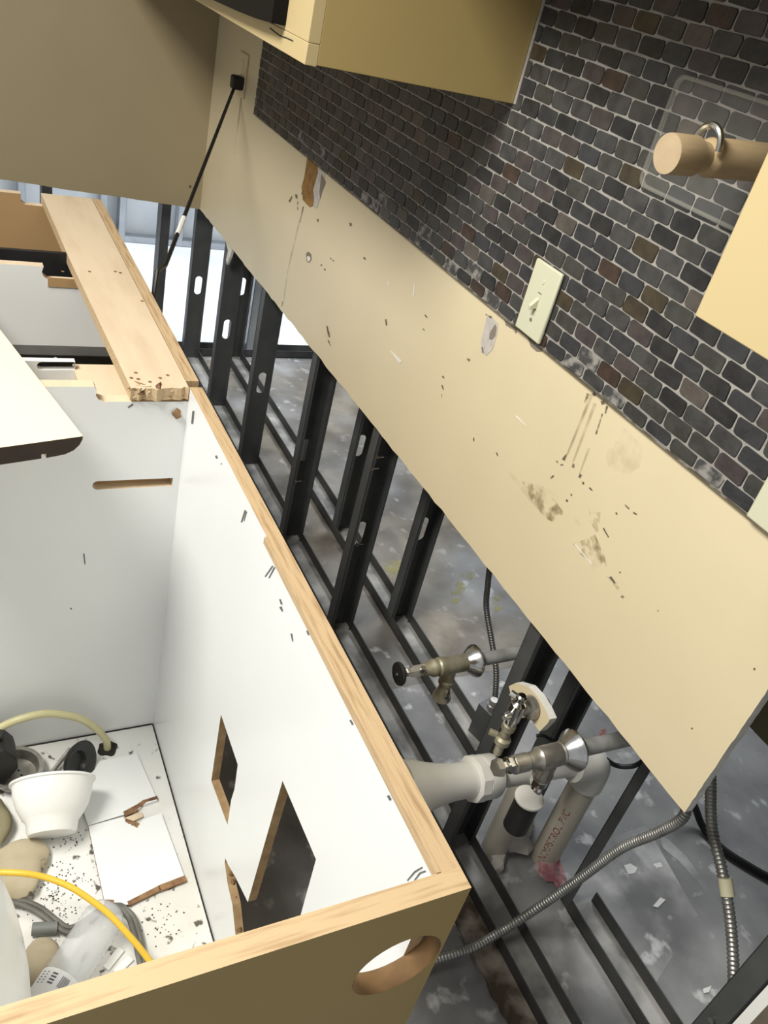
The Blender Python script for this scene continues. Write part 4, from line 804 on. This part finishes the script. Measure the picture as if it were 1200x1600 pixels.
MB().tube([at_z(-80, 1370, 0.24), at_z(-30, 1364, 0.25), at_z(0, 1363, 0.25), at_z(40, 1365, 0.25), at_z(75, 1372, 0.245), at_z(110, 1386, 0.24), at_z(140, 1405, 0.232), at_z(170, 1428, 0.222), at_z(200, 1460, 0.208), at_z(222, 1486, 0.195), at_z(240, 1512, 0.18), at_z(262, 1560, 0.15)], 0.0047, 12, sub=6).build('yellow_tubing', YELLOWHOSE, label='yellow plastic tubing arching over the clutter in the cabinet', cat='tubing')
GC = empty('grey_cable', (-0.74, -0.70, ZF), 'grey bundled cable snaking under the clear bottle', 'cable')
cp = [at_z(10, 1408, .150), at_z(35, 1412, .150), at_z(62, 1424, .150), at_z(88, 1444, .149), at_z(108, 1455, .149), at_z(130, 1446, .148), at_z(160, 1425, .148), at_z(185, 1418, .149), at_z(203, 1432, .149), at_z(213, 1460, .149), at_z(220, 1495, .149), at_z(228, 1540, .149)]
for k in range(4):
    a = k*math.pi/2; MB().tube([p + Vector((0.0040*math.cos(a + i*0.35), 0.0040*math.sin(a + i*0.35), 0.003 if k % 2 else 0.0)) for i, p in enumerate(cp)], 0.0042, 8, sub=6).build('strand', GREYHOSE, GC)
MB().lathe([(0.006, 0.0), (0.0095, 0.0), (0.0095, 0.036), (0.006, 0.036)], at_z(50, 1452, ZF + 0.0105), (at_z(82, 1450, ZF + 0.0105) - at_z(50, 1452, ZF + 0.0105)), 16).build('plastic_coupling', mat('grey_plastic', (0.16, 0.17, 0.16), None, rough=0.5), label='short grey plastic coupling beside the grey cable', cat='pipe fitting')

# clear bottle on its side
BT = empty('plastic_bottle', (-0.69, -0.70, ZF), 'clear crumpled plastic bottle with a white label lying on its side', 'bottle')
e0, e1 = at_z(172, 1420, 0.176), at_z(60, 1590, 0.176); d = (e1 - e0).normalized(); Lb = (e1 - e0).length; rb = 0.0315
pf = [(0.0, 0.006), (0.012, 0.0), (0.024, 0.002), (rb*0.93, 0.012)]
h = 0.018
while h < 0.165:
    pf += [(rb, h), (rb*0.955, h + 0.006)]; h += 0.0095
pf += [(rb*0.8, 0.182), (rb*0.42, 0.200), (rb*0.40, 0.212)]
MB().lathe(pf, e0, d, 28).build('body', BOTTLE, BT, smooth_angle=60)
lab0 = 0.120
WL_ = MB().lathe([(rb*1.012, lab0), (rb*1.012, lab0 + 0.045)], e0, d, 28, caps=False).build('wrap_label', LABELPAPER, BT, smooth_angle=60, label='white paper label')
MB().lathe([(0.0135, 0.206), (0.0145, 0.208), (0.0145, 0.220), (0.0, 0.221)], e0, d, 18).build('cap', WHITEPLASTIC, BT)
b = MB(); up = Vector((0, 0, 1)); sd = d.cross(up).normalized()
def on_label(s_, ang): return e0 + d*s_ + (up*math.cos(ang) + sd*math.sin(ang))*(rb*1.02)
def lab_rect(s0, s1, a0, a1): b.add([on_label(s0, a0), on_label(s1, a0), on_label(s1, a1), on_label(s0, a1)], [(0, 1, 2, 3)])
for k in range(7): lab_rect(lab0 + 0.006, lab0 + 0.022, -0.55 + k*0.055, -0.55 + k*0.055 + (0.022 if k % 2 else 0.034))
for k in range(4): lab_rect(lab0 + 0.006 + k*0.0045, lab0 + 0.0085 + k*0.0045, 0.05, 0.30)
for k in range(5): lab_rect(lab0 + 0.006 + k*0.004, lab0 + 0.0075 + k*0.004, 0.50, 0.85)
b.build('label_print', PRINT_GREY, WL_, smooth_angle=0)

# white jug at left
JX = -0.60; JY = -0.905
prof = [at_x(0, 1384, JX), at_x(14, 1408, JX), at_x(28, 1440, JX), at_x(38, 1475, JX), at_x(45, 1510, JX), at_x(48, 1550, JX), at_x(49, 1590, JX)]
JG = empty('white_jug', (JX, JY, ZF), 'large smooth white plastic jug at the lower left corner', 'jug')
pp = [(max(0.02, p.y - JY), p.z) for p in prof]; pp.sort(key=lambda t: t[1]); rmax = max(r for r, _ in pp)
prf = [(0.0, ZF + 0.001), (rmax*0.94, ZF + 0.001), (rmax*0.98, ZF + 0.01), (rmax, ZF + 0.05)] + [(min(r, rmax), z) for r, z in pp if z > ZF + 0.06]
zt_ = prf[-1][1]; rt = prf[-1][0]
prf += [(rt*0.8, zt_ + 0.025), (rt*0.5, zt_ + 0.045), (0.022, zt_ + 0.05), (0.022, zt_ + 0.075), (0.0, zt_ + 0.076)]
MB().lathe([(r, z - ZF) for r, z in prf], (JX, JY, ZF), Zv, 48, caps=False).build('jug_body', WHITEPLASTIC, JG, smooth_angle=50)
MB().lathe([(0.026, 0), (0.026, 0.02), (0.0, 0.021)], (JX, JY, zt_ + 0.062), Zv, 20).build('cap', WHITEPLASTIC, JG)

# tan stones
def stone(px, py, rx, ry, rz, seed, label, mt=STONE):
    q = at_z(px, py, ZF + rz*0.6); MB().blob((q.x, q.y, ZF + rz*0.8), rx, ry, rz, 0.16, seed, n=3, floor=ZF + 0.0005).build('tan_stone', mt, label=label, cat='stone', smooth_angle=60)
stone(30, 1358, 0.052, 0.042, 0.016, 31, 'flat tan stone lump under the start of the yellow tubing')
stone(66, 1512, 0.042, 0.026, 0.024, 34, 'tan stone lump between the jug and the bottle')
stone(-4, 1285, 0.040, 0.020, 0.020, 37, 'small olive tan lump at the left edge below the strainer', mat('olive_stone', (0.25, 0.22, 0.13), (0.18, 0.16, 0.09), 14, 0.8))
for i, (pa, pb, w, lab) in enumerate([((165, 1513), (190, 1482), 0.012, 'white plastic strip under the bottle, the left one'), ((180, 1520), (205, 1496), 0.012, 'white plastic strip under the bottle, the right one')]):
    A_, B_ = at_z(*pa, ZF + .003), at_z(*pb, ZF + .003); dd = (B_ - A_).normalized(); nn = Vector((-dd.y, dd.x, 0))*w/2
    b = MB(); P = [A_ + nn, A_ - nn, B_ - nn, B_ + nn]; b.add([Vector((p.x, p.y, ZF + .0005)) for p in P] + [Vector((p.x, p.y, ZF + .004)) for p in P], [(0, 1, 2, 3), (4, 5, 6, 7), (0, 1, 5, 4), (1, 2, 6, 5), (2, 3, 7, 6), (3, 0, 4, 7)])
    b.build('plastic_strip', FOAM, label=lab, cat='strip', bevel=0.001)
# crumbs
b = MB(); rc = random.Random(5)
zones = [((105, 1375), 38, 80), ((95, 1440), 40, 90), ((60, 1290), 30, 14), ((185, 1235), 40, 10), ((110, 1310), 22, 40), ((250, 1440), 45, 40), ((80, 1400), 30, 50)]
for (zx, zy), rad, n in zones:
    for _ in range(n):
        q = at_z(zx + rc.gauss(0, rad*0.5), zy + rc.gauss(0, rad*0.5), ZF)
        if not (-1.10 < q.x < -0.30 and -1.08 < q.y < -0.52): continue
        s_ = rc.uniform(0.0006, 0.0022); zz = ZF + (0.0072 if False else 0.0004)
        k = rc.random()*3
        b.add([q + Vector((s_*math.cos(k), s_*math.sin(k), 0.0004)), q + Vector((s_*math.cos(k+2.1), s_*math.sin(k+2.1), 0.0004)), q + Vector((s_*math.cos(k+4.2), s_*math.sin(k+4.2), 0.0004)), q + Vector((0, 0, s_*0.9))], [(0, 1, 3), (1, 2, 3), (2, 0, 3), (2, 1, 0)])
b.build('dirt_crumbs', SPECK, loc=(-0.8, -0.7, ZF), label='dark dirt crumbs scattered over the cabinet floor', cat='dirt', kind='stuff', smooth_angle=0)
